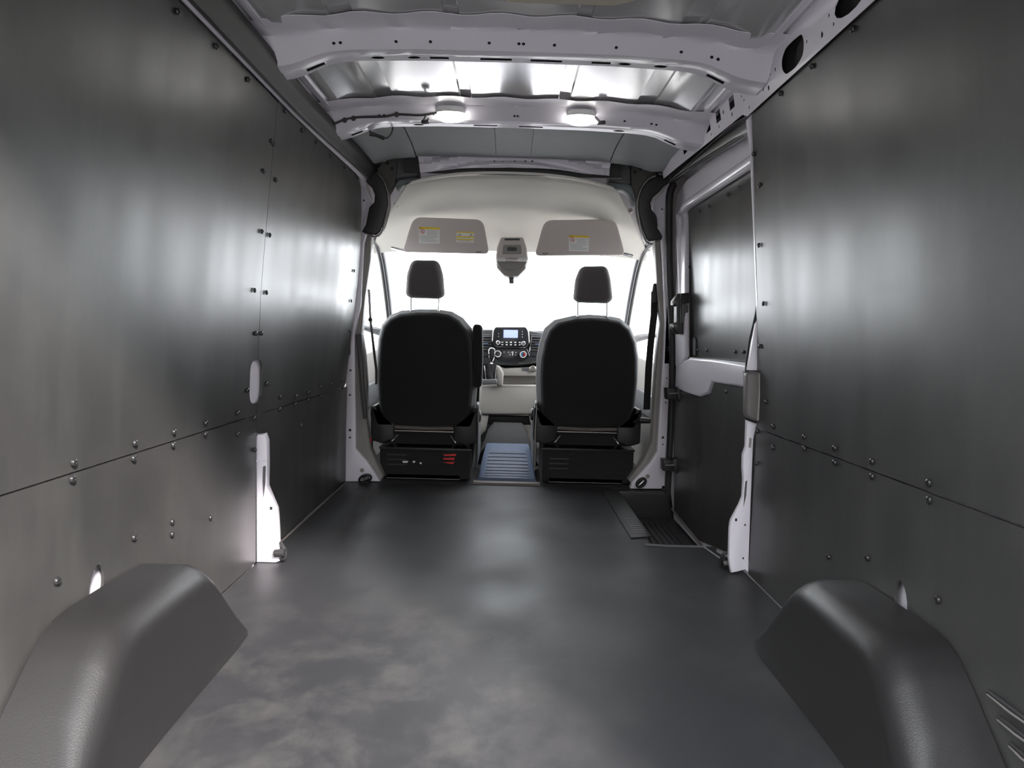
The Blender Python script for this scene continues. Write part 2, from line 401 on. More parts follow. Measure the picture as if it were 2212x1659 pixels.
# --- roof bows (pressed hat sections with real holes)
SEC = [(-.090, -.004), (-.012, -.007), (.0, -.014), (.050, -.050), (.084, -.053), (.089, -.0515), (.132, -.0530), (.136, -.008)]
CUM = [0]
for a, b in zip(SEC, SEC[1:]): CUM.append(CUM[-1] + math.hypot(b[0] - a[0], b[1] - a[1]))
def bow(name, y0, holes_face, holes_fl, big_fl, label):
    def fn(u, v):
        for i in range(len(SEC) - 1):
            if v <= CUM[i + 1] + 1e-9: break
        f = (v - CUM[i]) / (CUM[i + 1] - CUM[i]); dy = SEC[i][0] + (SEC[i + 1][0] - SEC[i][0]) * f; dz = SEC[i][1] + (SEC[i + 1][1] - SEC[i][1]) * f
        e = sm((abs(u) - .55) / .2)
        z = interp([(0, 1.757), (.3, 1.755), (.5, 1.748), (.6, 1.738), (.68, 1.724), (.785, 1.712)], abs(u))
        return Vector((u, y0 + dy * (1 + .25 * e) + .01 * math.sin(u * 31) * (1 if i == 0 else 0), z + dz * (1 + .45 * e)))
    vf = (CUM[2] + CUM[3]) / 2 + .006; vl = (CUM[5] + CUM[6]) / 2
    holes = [ellipse((x, vf), .0055, .0055, 8) for x in holes_face]
    holes += [rect(x - w / 2, x + w / 2, vl - .008, vl + .010) for x, w in holes_fl]
    holes += [ellipse((x, vl), a, .011, 12) for x, a in big_fl]
    bm = sheet(rect(-.785, .785, 0, CUM[-1]), holes, fn, .0015, [i * .04 for i in range(-19, 20)], CUM[1:-1])
    o = struct(link(name, bm, 'white', smooth=28), label)
    vi = [CUM[2] * .6 + CUM[3] * .4, CUM[3], CUM[6]]
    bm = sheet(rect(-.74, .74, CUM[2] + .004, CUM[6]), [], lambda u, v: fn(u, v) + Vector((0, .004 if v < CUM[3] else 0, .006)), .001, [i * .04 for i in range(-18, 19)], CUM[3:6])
    link('bow_shade_strip', bm, 'seal', o, smooth=28)  # black strip inside the bow, painting the unlit dark behind its slots
    return o
fx = [-.56, -.54, -.37, -.265, -.085, .006, .020, .115, .305, .505, .60, .62]
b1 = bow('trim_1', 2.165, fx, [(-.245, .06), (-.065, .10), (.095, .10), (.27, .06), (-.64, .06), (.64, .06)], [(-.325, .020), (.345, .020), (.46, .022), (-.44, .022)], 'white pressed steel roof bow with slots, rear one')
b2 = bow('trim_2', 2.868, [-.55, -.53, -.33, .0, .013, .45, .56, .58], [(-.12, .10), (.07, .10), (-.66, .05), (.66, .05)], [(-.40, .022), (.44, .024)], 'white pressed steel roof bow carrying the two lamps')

# --- roof side rails
def railpt(y, z, s): return Vector((s * ((wx(y, z) if s < 0 else interp(WP, z) - .012 * sm((y - 2.45) / 1.3)) - .010 - .10 * (z - 1.60)), y, z))
hol = []
def R2(px, py):
    d = ray(px, py); x = .79; p = None
    for _ in range(10): p = CAM + d * ((x - CAM.x) / d.x); x = railpt(p.y, p.z, 1).x
    return Vector((p.y, p.z))
for c in [(1580, 222), (1551, 251), (1529, 273), (1479, 321)]:
    q = R2(*c); hol.append(rect(q.x - .028, q.x + .028, q.y - .021, q.y + .021))
for pts in ([(1732, 72), (1737, 90), (1735, 118), (1720, 145), (1697, 162), (1688, 150), (1687, 130), (1695, 105), (1712, 88)],):
    hol.append(rpoly([R2(*p) for p in pts], .03, 3))
q = R2(1830, 15); hol.append(ellipse((q.x - .02, q.y + .012), .085, .030, 14))
for yy in (1.15,): hol.append(ellipse((yy, 1.655), .10, .034, 14))
small = [(1668, 136), (1674, 150), (1663, 160), (1660, 190), (1648, 193), (1676, 151), (1742, 90), (1742, 110), (1790, 33), (1800, 52), (1783, 28), (1775, 75), (1618, 232), (1601, 208), (1607, 216), (1581, 247), (1562, 242), (1586, 259), (1553, 273), (1553, 288), (1521, 303), (1536, 290), (1520, 316), (1494, 330), (1470, 347), (1484, 351), (1466, 352), (1463, 368)]
taken = [(sum((p[0] for p in h)) / len(h), sum((p[1] for p in h)) / len(h)) for h in hol]
for p in small:
    q = R2(*p); r = random.choice((.005, .006, .008))
    if q.y - r < (1.612 if q.x < 2.43 else 1.630 + .03 * (q.x - 2.5)) or q.y + r > 1.715: continue
    if any(math.hypot((q.x - a) / 2.4, q.y - b) < .034 + r * 0 if i > 3 else (abs(q.x - a) < .036 + r and abs(q.y - b) < .028 + r) for i, (a, b) in enumerate(taken[:5])): continue
    if any(math.hypot(q.x - a, q.y - b) < .024 for a, b in taken[5:]): continue
    taken.append((q.x, q.y)); hol.append(ellipse(q, r, r, 8))
bm = sheet([(YR, 1.600), (2.43, 1.600), (2.47, 1.618), (3.0, 1.635), (3.62, 1.652), (3.62, 1.722), (YR, 1.722)], hol, lambda u, v: railpt(u, v, 1), .002, frange(YR, 3.72, 16), [1.64, 1.68], (1, 0, 0))
rr = struct(link('trim_3', bm, 'white', smooth=30), 'white roof side rail above the sliding door, pierced with square and oval holes')
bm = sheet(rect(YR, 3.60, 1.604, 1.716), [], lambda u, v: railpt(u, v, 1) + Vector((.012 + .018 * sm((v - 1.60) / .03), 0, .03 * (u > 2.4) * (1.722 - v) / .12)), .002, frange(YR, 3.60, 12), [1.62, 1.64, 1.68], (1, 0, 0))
link('cavity_shade_sheet', bm, 'seal', rr, smooth=40)  # black sheet painting the cavity's shade behind the rail holes, not a lining
bm = sheet(rect(YR, 3.72, 0, .10), [], lambda u, v: Vector((railpt(u, 1.722, 1).x - v * .75, u, 1.722 - (.012 if .02 < v < .05 else 0) - .004 * (v > .08))), .002, frange(YR, 3.72, 12), [.019, .021, .049, .051, .08])
link('rail_ledge', bm, 'white', rr, smooth=30)
hl = []
for c in [(645, 188), (672, 217), (694, 240), (742, 290)]:
    d = ray(*c); x = -.775; p = CAM + d * ((x - CAM.x) / d.x)
    if all(abs(p.y - (h[0].x + h[1].x) / 2) > .07 for h in hl): hl.append(rect(p.y - .035, p.y + .035, 1.700, 1.712))
bm = sheet(rect(YR, 3.72, 1.600, 1.722), hl, lambda u, v: railpt(u, v, -1), .002, frange(YR, 3.72, 16), [1.64, 1.68], (-1, 0, 0))
rl = struct(link('trim_4', bm, 'white', smooth=30), 'white roof side rail with slots above the black rail cover')
bm = sheet(rect(YR, 3.72, 0, .10), [], lambda u, v: Vector((railpt(u, 1.722, -1).x + v * .75, u, 1.722 - (.012 if .02 < v < .05 else 0))), .002, frange(YR, 3.72, 12), [.019, .021, .049, .051])
link('rail_ledge', bm, 'white', rl, smooth=30)
# black padded rail cover on the left
cs = [(-.002, 1.608), (.016, 1.603), (.024, 1.612), (.028, 1.628), (.044, 1.640), (.050, 1.655), (.048, 1.675), (.034, 1.692), (.012, 1.698), (-.002, 1.690)]
rings = []
for i in range(21):
    y = YR + (3.70 - YR) * i / 20; x0 = wx(y, 1.65) - .012
    rings.append([Vector((-(x0 - a), y, z + .012 * sm((y - 2.45) / 1.3))) for a, z in cs])
bm = NB(); loft(bm, rings); rc = tag(link('rail_cover', bm, 'cover', smooth=45), 'long black padded cover running along the left roof rail', 'trim cover')
bm = NB(); tube(bm, [(-(wx(YR + (3.70 - YR) * i / 20, 1.60) - .006), YR + (3.70 - YR) * i / 20, 1.609 + .013 * sm((YR + (3.70 - YR) * i / 20 - 2.45) / 1.3)) for i in range(21)], .0065, 6)
link('edge_bead', bm, 'white', rc, smooth=60)

# --- rear doorway frame behind the camera
bm = NB(); box(bm, -.90, .90, YR - .05, YR, 1.66, 1.80); struct(link('trim_5', bm, 'white', bevel=.01), 'white header over the rear doorway')
for i, s in enumerate((-1, 1)):
    bm = NB(); box(bm, s * .90, s * .80, YR - .05, YR, -.1, 1.66); struct(link('trim_%d' % (6 + i), bm, 'white', bevel=.01), 'white jamb of the rear doorway')

# ================================================================== LINER PANELS
def panel(outer, holes, s, label, bolts, group='black liner panels screwed to the van sides', name='liner_panel'):
    us = [p[0] for p in outer]; vs = [p[1] for p in outer]
    bm = sheet(outer, holes, lambda u, v: Vector((s * wx(u, v), u, v)), .006 * 1, frange(min(us), max(us), 7), [z for z in (.3, .55, .75, .95, 1.07, 1.2, 1.35, 1.48) if min(vs) < z < max(vs)], (s, 0, 0))
    o = link(name, bm, 'panel', smooth=25)
    tag(o, label, 'wall panel', group)
    for (px, py) in bolts:
        p = PW(px, py, s); bolt(o, p + Vector((-s * .003, 0, 0)), s)
    return o
def slot(y0, y1, z0, z1, half):
    """half of a rounded slot as a chain of points, from bottom to top; half=-1 rear part, +1 front part (seam at y=2.418)"""
    r = .05; ym = 2.418; P = []
    full = rpoly([(y0, z0), (y1, z0), (y1, z1), (y0, z1)], .045, 5)
    if half < 0: c = [p for p in full if p.x < ym - .001]
    else: c = [p for p in full if p.x > ym + .001]
    c.sort(key=lambda p: math.atan2(p.y - (z0 + z1) / 2, (p.x - ym) * half))
    return [Vector((ym + half * .0015, z0))] + c + [Vector((ym + half * .0015, z1))]
ZS = .530
# left rear upper
sl = slot(2.345, 2.462, .572, .722, -1)
panel([(YR, ZS + .002), (2.4165, ZS + .002)] + sl + [(2.4165, 1.60), (YR, 1.60)], [], -1,
      'large black liner panel high on the left wall, nearest the camera',
      [(155, 999), (288, 957), (373, 933), (442, 914), (511, 892), (547, 627), (563, 500), (568, 370), (585, 305), (550, 720), (532, 843), (464, 100), (533, 172), (380, 25)])
# left front upper
sl = slot(2.345, 2.462, .572, .722, 1)
fe = [PW(*p, -1) for p in [(747, 828), (757, 740), (767, 660), (776, 580), (780, 510), (781, 450), (780, 405), (775, 385), (768, 372)]]
panel([(2.4195, ZS + .002), (3.70, ZS + .002)] + [(p.y, p.z) for p in fe] + [(3.0, 1.610), (2.6, 1.606), (2.4195, 1.603)] + list(reversed(sl)), [], -1,
      'black liner panel high on the left wall, just behind the front seats',
      [(573, 632), (580, 508), (594, 388), (590, 312), (562, 720), (573, 829), (603, 858), (638, 856), (664, 848), (691, 836), (714, 830), (737, 825), (754, 715), (757, 650), (763, 585), (614, 240), (651, 282), (681, 308), (712, 336), (742, 362), (769, 384)])
# left rear lower, with the oval hole over the wheel arch
panel([(YR, .004), (2.4165, .004), (2.4165, ZS - .002), (YR, ZS - .002)], [ellipse((1.468, .268), .026, .047, 16, -.25)], -1,
      'black liner panel low on the left wall around the wheel arch cover',
      [(152, 1035), (285, 990), (371, 961), (441, 938), (511, 938), (547, 903), (369, 1127), (286, 1161), (369, 1154), (452, 1118), (119, 1255), (548, 972)])
# left front lower, cut back around the white post
cut = [PW(*p, -1) for p in [(575, 936), (581, 955), (581, 1000), (580, 1050), (589, 1072), (600, 1098), (603, 1118), (605, 1150), (608, 1160)]]
panel([(2.4195, ZS - .002), (2.4195, .455)] + [(p.y, max(p.z, .004)) for p in cut[:-1]] + [(cut[-1].y, .004), (3.79, .004), (3.79, ZS - .002)], [], -1,
      'black liner panel low on the left wall, just behind the front seats',
      [(602, 884), (636, 873), (664, 864), (691, 856), (714, 847), (648, 919), (738, 838)])
# right rear upper
panel([(YR, ZS + .002), (2.405, ZS + .002), (2.405, .60), (2.415, .80), (2.418, 1.2), (2.412, 1.59), (2.40, 1.602), (YR, 1.600)], [], 1,
      'large black liner panel high on the right wall behind the sliding door',
      [(1845, 63), (1757, 143), (1688, 202), (1643, 400), (1642, 530), (1652, 656), (1644, 748), (1672, 921), (1740, 944), (1806, 968), (1887, 997), (2010, 1043), (1657, 868), (1630, 333)])
# right rear lower
panel([(YR, .004), (2.418, .004), (2.405, ZS - .002), (YR, ZS - .002)], [ellipse((1.487, .270), .024, .045, 16, -.25)] +
      [rpoly([(y0, z0), (y0 + .012, z0), (1.02 + .0, z0 - .04 + .03), (1.0, z0 - .012 + .02)], .003, 2) for y0, z0 in ()], 1,
      'black liner panel low on the right wall around the wheel arch cover',
      [(1672, 967), (1740, 969), (1806, 999), (1887, 1029), (2011, 1080), (1638, 932), (1636, 1001), (1793, 1203), (1877, 1205), (2030, 1296)])

# vent louvres pressed in the right panel at the picture's edge
vt = thing('vent_grille', PX(2180, 1560, .868), 'black louvred vent in the right wall beside the wheel arch', 'vent')
for k, (a, b) in enumerate([((2133, 1500), (2240, 1580)), ((2155, 1555), (2240, 1620)), ((2180, 1612), (2240, 1665))]):
    p, q = PX(*a, .866), PX(*b, .866)
    bm = NB(); tube(bm, [p, (p + q) / 2 + Vector((-.003, 0, 0)), q], .0022, 6, sx=1); link('louvre', bm, 'handle', vt, smooth=60)
    bm = NB(); tube(bm, [p + Vector((.001, 0, .006)), q + Vector((.001, 0, .006))], .004, 6); link('louvre_slit', bm, 'seal', vt, smooth=60)

# ================================================================== WHEEL ARCH COVERS
def arch(s, label):
    # cross-sections along Y: (y, height, inner x at foot)
    st = [(1.845, .012, .690), (1.835, .030, .688), (1.80, .095, .685), (1.755, .165, .682), (1.71, .222, .682), (1.68, .246, .682), (1.64, .258, .682), (1.50, .262, .682),
          (1.36, .262, .680), (1.315, .256, .679), (1.28, .240, .678), (1.24, .207, .677), (1.17, .140, .675), (1.09, .060, .672), (1.03, .004, .670)]
    rings = []
    for y, h, xi in st:
        R = min(.078, h * .62); lean = .035 * min(1, h / .26)
        sec = [(.871, 0.0), (.871, h)]
        n = 7; cx = xi + lean + R; 
        for k in range(n + 1):
            a = math.pi / 2 * k / n
            sec.append((cx - R * math.sin(a), h - R * (1 - math.cos(a))))
        sec.append((xi + .004, min(.012, h * .5))); sec.append((xi, 0.0))
        rings.append([Vector((s * x, y, z + .001)) for x, z in sec])
    bm = NB(); loft(bm, rings)
    return tag(link('wheel_arch_cover', bm, 'vinyl', smooth=60), label, 'arch cover', 'wheel arch covers')
arch(-1, 'black grained wheel arch cover on the floor against the left wall')
arch(1, 'black grained wheel arch cover on the floor against the right wall')

# ================================================================== WHITE POSTS AND B-PILLARS
def ptrace(pix, y): return [Vector((p.x, p.z)) for p in (PY(a, b, y) for a, b in pix)]
lp = ptrace([(553, 940), (571, 937), (576.5, 953), (577, 1000), (576, 1050), (585, 1072), (596.6, 1099), (598.5, 1118), (600, 1147), (601.6, 1204), (603, 1213), (595, 1218), (553.6, 1218)], 2.425)
lp = [Vector((p.x, max(p.y, .001))) for p in lp]
pl = thing('door_post', (-.86, 2.45, 0), 'white painted body post low on the left wall between the liner panels', 'post', 'white body posts')
bm = NB(); slab(bm, lp, 'y', 2.425, 2.46, .006, 2); link('post_body', bm, 'white', pl, smooth=40)
bm = NB(); slab(bm, rpoly(ptrace([(568, 1008), (574, 1006), (573, 1045), (569, 1075), (567, 1040)], 2.424), .002), 'y', 2.4235, 2.4275); link('groove', bm, 'trimd', pl)
bm = NB(); q = ptrace([(583, 1095), (588, 1095), (588, 1101), (583, 1101)], 2.424); slab(bm, q, 'y', 2.4235, 2.4275); link('hole', bm, 'seal', pl)
bm = NB(); q = ptrace([(553.6, 994), (577, 993), (577, 996), (553.6, 997)], 2.424); slab(bm, q, 'y', 2.4228, 2.4265); link('step_seam', bm, 'white', pl)
rp = ptrace([(1634, 700), (1640, 690), (1641, 800), (1640, 905), (1633, 925), (1628, 950), (1626, 1000), (1622, 1100), (1617, 1238), (1610, 1231), (1596, 1235), (1580, 1238), (1576, 1215), (1575, 1206), (1577, 1142), (1580, 1125), (1598, 1091), (1605, 1074), (1607, 1037), (1605, 1010), (1606, 983), (1612, 965), (1614, 905), (1616, 800), (1625, 745)], 2.425)
rp = [Vector((p.x, max(p.y, .001))) for p in rp]
bm = sheet(rect(2.33, 2.50, .50, .90), [], lambda u, v: Vector((-(wx(u, v) + .010), u, v)), .004, [], [.7], (-1, 0, 0)); link('upper_web', bm, 'white', pl)
pr = thing('door_post', (.86, 2.45, 0), 'white painted body post at the rear edge of the sliding door opening', 'post', 'white body posts')
bm = NB(); slab(bm, rp, 'y', 2.425, 2.45, .005, 2); link('post_body', bm, 'white', pr, smooth=40)
for pts, m in (([(1610, 1040), (1614, 1038), (1612, 1070), (1606, 1095), (1608, 1065)], 'trimd'), ([(1588, 1120), (1592, 1120), (1592, 1126), (1588, 1126)], 'seal'), ([(1619, 945), (1624, 947), (1622, 968), (1617, 966)], 'trim'),
               ([(1608, 1132), (1611, 1132), (1611, 1136), (1608, 1136)], 'seal'), ([(1604, 1204), (1607, 1204), (1607, 1208), (1604, 1208)], 'seal')):
    bm = NB(); slab(bm, ptrace(pts, 2.424), 'y', 2.4235, 2.4275); link('recess', bm, m, pr)
# thin white flange of the upper post between panel and door seal
bm = NB(); slab(bm, ptrace([(1625, 245), (1635, 500), (1642, 690), (1638, 700), (1630, 500), (1622, 330), (1614, 258)], 2.43), 'y', 2.43, 2.445, .002, 2); link('upper_flange', bm, 'white', pr, smooth=40)

# B-pillars
YB = 3.80
def bpillar(nm, white, trimg, label, extra=()):
    bm = NB(); slab(bm, [Vector((p.x, max(p.y, 0))) for p in ptrace(white, YB)], 'y', YB, YB + .05, .004, 2)
    o = struct(link(nm, bm, 'white', smooth=40), label)
    bm = NB(); slab(bm, [Vector((p.x, max(p.y, 0))) for p in ptrace(trimg, YB + .03)], 'y', YB + .03, YB + .11, .010, 3); link('pillar_trim', bm, 'trim', o, smooth=50)
    for px, py, r in extra:
        p = PY(px, py, YB); bm = NB(); lathe(bm, [(r, -.001), (r, .003)], p, (0, 1, 0), 10); link('hole', bm, 'seal', o)
    return o
bl = bpillar('trim_8', [(770, 380), (782, 392), (794, 420), (806, 440), (802, 470), (793, 500), (786, 525), (779, 660), (766, 722), (768, 883), (768, 969), (794, 999), (821, 1040), (745, 1041), (747, 825), (755, 736), (763, 660), (774, 580), (778, 510), (776, 440)],
        [(786, 500), (802, 505), (800, 560), (788, 640), (780, 720), (786, 760), (791, 830), (790, 900), (800, 970), (828, 1030), (822, 1040), (794, 999), (767, 969), (767, 883), (765, 722), (778, 660)],
        'white lower pillar behind the left front seat with grey trim', [(757, 800, .006), (756, 853, .006), (756, 929, .008), (756, 945, .006), (786, 433, .005)])
br = bpillar('trim_9', [(1455, 385), (1462, 395), (1452, 420), (1447, 560), (1450, 700), (1445, 850), (1437, 1000), (1436, 1056), (1362, 1056), (1366, 1042), (1404, 1000), (1420, 975), (1424, 900), (1433, 760), (1437, 700), (1431, 560), (1428, 510), (1416, 470), (1409, 450), (1416, 430), (1432, 415), (1442, 398)],
        [(1414, 515), (1428, 515), (1431, 560), (1437, 700), (1433, 760), (1424, 900), (1421, 975), (1404, 1000), (1364, 1044), (1358, 1038), (1392, 990), (1408, 955), (1413, 860), (1420, 760), (1427, 700), (1420, 620)],
        'white lower pillar behind the right front seat with grey trim', [(1441, 565, .006), (1443, 572, .004), (1443, 640, .005), (1446, 698, .004), (1443, 751, .006), (1442, 757, .004), (1440, 817, .004), (1438, 870, .004), (1432, 945, .007), (1432, 960, .004), (1430, 452, .005)])
for o, (px, py) in ((bl, (782, 1016)), (br, (1399, 1029))):
    p = PY(px, py, YB); bm = NB(); lathe(bm, [(.012, -.0015), (.012, .002)], p, (0, 1, 0), 14); link('grey_plug', bm, 'trim', o)
bm = NB(); slab(bm, rpoly(ptrace([(768, 722), (780, 720), (785, 830), (791, 905), (783, 905), (776, 830)], YB - .004), .005), 'y', YB - .002, YB + .04, .006, 2); link('lower_trim', bm, 'trimd', bl, smooth=40)

# --- black B-pillar top covers and felt corner trims (both sides)
def corner(s, black, felt, block, tray, edge, label):
    c = PY(*black[0], 3.70); t = thing('pillar_cover', (c.x, 3.70, c.z - .3), label, 'trim cover', 'black pillar top covers')
    bm = NB(); slab(bm, ptrace(black, 3.68), 'y', 3.68, 3.78, .010, 3); link('cover_shell', bm, 'plastic', t, smooth=50)
    bm = NB(); slab(bm, ptrace(felt, 3.735), 'y', 3.735, 3.80, .004, 2); link('felt_panel', bm, 'felt', t, smooth=50)
    bm = NB(); slab(bm, ptrace(block, 3.72), 'y', 3.72, 3.84, .006, 2); link('foam_block', bm, 'trimd', t, smooth=50)
    bm = NB(); slab(bm, ptrace(tray, 3.755), 'y', 3.755, 3.86, .005, 2); link('end_trim', bm, mat('blue_grey_trim', (.16, .19, .195), .5), t, smooth=50)
    bm = NB(); tube(bm, spline([Vector((p.x, 3.69, p.y)) for p in ptrace(edge, 3.69)], 4), .005, 6); link('edge_bead', bm, 'trim', t, smooth=60)
    for px, py in ([(836, 352), (847, 364)] if s < 0 else [(1384, 364), (1372, 372), (1396, 353)]):
        p = PY(px, py, 3.733); bm = NB(); lathe(bm, [(.010, -.001), (.010, .004)], p, (0, 1, 0), 10); link('hole', bm, 'seal', t)
    return t
kl = corner(-1, [(762, 362), (795, 360), (815, 373), (829, 391), (837, 415), (838, 440), (834, 460), (827, 485), (821, 500), (812, 507), (797, 505), (781, 500), (790, 484), (794, 462), (797, 447), (808, 436), (809, 420), (803, 405), (790, 392), (780, 378)],
       [(775, 332), (812, 320), (822, 318), (858, 336), (862, 350), (858, 375), (852, 395), (838, 420), (836, 405), (826, 385), (800, 362), (770, 362)],
       [(858, 336), (901, 337), (904, 380), (868, 382), (856, 386)], [(853, 398), (862, 388), (903, 382), (910, 393), (868, 398), (856, 408)],
       [(803, 366), (822, 382), (835, 408), (839, 440), (832, 475), (824, 502), (812, 511), (798, 509)],
       'black S-shaped pillar cover with speckled felt above the left front door')
kr = corner(1, [(1455, 383), (1422, 378), (1402, 387), (1388, 403), (1380, 425), (1379, 448), (1382, 470), (1389, 495), (1396, 516), (1404, 521), (1430, 517), (1432, 510), (1422, 492), (1420, 470), (1417, 462), (1408, 452), (1406, 438), (1412, 424), (1425, 414), (1434, 402), (1446, 392)],
       [(1363, 352), (1404, 320), (1440, 322), (1455, 335), (1453, 380), (1420, 378), (1398, 388), (1386, 405), (1377, 440), (1372, 420), (1364, 395)],
       [(1320, 347), (1356, 350), (1362, 366), (1362, 396), (1316, 391)], [(1311, 403), (1315, 391), (1360, 397), (1372, 412), (1376, 440), (1370, 436), (1362, 418), (1348, 408)],
       [(1416, 380), (1398, 390), (1384, 412), (1377, 440), (1380, 470), (1387, 500), (1396, 522), (1410, 527)],
       'black S-shaped pillar cover with speckled felt and orange tag above the sliding door')
def PB(px, py, y): v = PY(px, py, y); return Vector((v.x, v.z))
bm = NB(); slab(bm, [PB(*p, 3.66) for p in [(1425, 338), (1447, 332), (1454, 340), (1454, 380), (1422, 378)]], 'y', 3.665, 3.74, .006, 2); link('latch_housing', bm, 'gloss', kr, smooth=50)
bm = NB(); slab(bm, [PB(*p, 3.655) for p in [(1428, 349), (1435, 346), (1434, 357), (1429, 359)]], 'y', 3.655, 3.668); link('orange_tag', bm, 'orange', kr)
bm = NB(); slab(bm, [PB(*p, 3.66) for p in [(773, 333), (815, 328), (818, 350), (800, 365), (773, 362)]], 'y', 3.665, 3.74, .006, 2); link('latch_housing', bm, 'plastic', kl, smooth=50)

# ================================================================== CAB SHELL
# white roof header bar in front of the lining
YH = 3.615
hp = [PY(a, b, YH) for a, b in [(903, 337), (940, 335), (980, 333), (1040, 332), (1100, 331), (1160, 332), (1220, 334), (1280, 338), (1320, 342), (1316, 380), (1280, 375), (1220, 368), (1160, 364), (1100, 362), (1040, 363), (980, 365), (940, 368), (907, 372)]]
hs = [ellipse((q.x, q.z), .005, .005, 8) for q in (PY(x, 347, YH) for x in (1068, 1086, 1112, 1135, 1150))]
bm = sheet([(p.x, p.z) for p in hp], hs, lambda u, v: Vector((u, YH + .012 * math.sin(v * 110 + 40 * u * u), v)), .004, frange(-.5, .5, 22), [1.69, 1.70, 1.71, 1.72], (0, 1, 0))
struct(link('trim_10', bm, 'white', smooth=35), 'white painted roof header bar above the cab headliner')
bm = NB(); box(bm, -.56, .56, 3.645, 3.66, 1.655, 1.80); struct(link('trim_11', bm, 'seal'), 'black strip painting the shade in the gap behind the roof header')  # black box put in to paint the gap's shade
# headliner shell
rows = [(3.64, 1.652, .52), (3.645, 1.640, .53), (3.69, 1.643, .55), (3.70, 1.628, .56), (3.95, 1.592, .68), (4.15, 1.525, .76), (4.33, 1.443, .83), (4.46, 1.385, .87), (4.53, 1.352, .88), (4.56, 1.356, .88)]
bm = NB(); R = []
for y, z, hw in rows:
    R.append([bm.verts.new((hw * u, y, z - ((.10 - .08 * sm((y - 4.1) / .4)) * abs(u) ** 5 if y > 3.84 else .045 * abs(u) ** 3) + .018 * (1 - u * u))) for u in [i / 14 - 1 for i in range(29)]])
for a, b in zip(R, R[1:]):
    for i in range(28): bm.faces.new((a[i], a[i + 1], b[i + 1], b[i]))
thicken(bm, .006, (0, 0, 1))
hd = struct(link('ceiling_cab', bm, 'liner', smooth=50), 'beige grey headliner sloping down over the windscreen')
for px, py in ((855, 442), (1362, 455)):
    p = PY(px, py, 3.90); bm = NB(); lathe(bm, [(.012, -.004), (.012, .01)], p, (0, 1, -.4), 12); link('trim_clip', bm, 'visor', hd, smooth=50)
bm = NB(); rr_ = [[(-.95, 3.80, 1.80), (.95, 3.80, 1.80)], [(-.95, 4.0, 1.78), (.95, 4.0, 1.78)], [(-.95, 4.58, 1.44), (.95, 4.58, 1.44)]]
V = [[bm.verts.new(p) for p in r] for r in rr_]
for a, b in zip(V, V[1:]): bm.faces.new((a[0], a[1], b[1], b[0]))
thicken(bm, .01, (0, 0, 1)); struct(link('ceiling_outer', bm, 'white'), 'white outer cab roof')
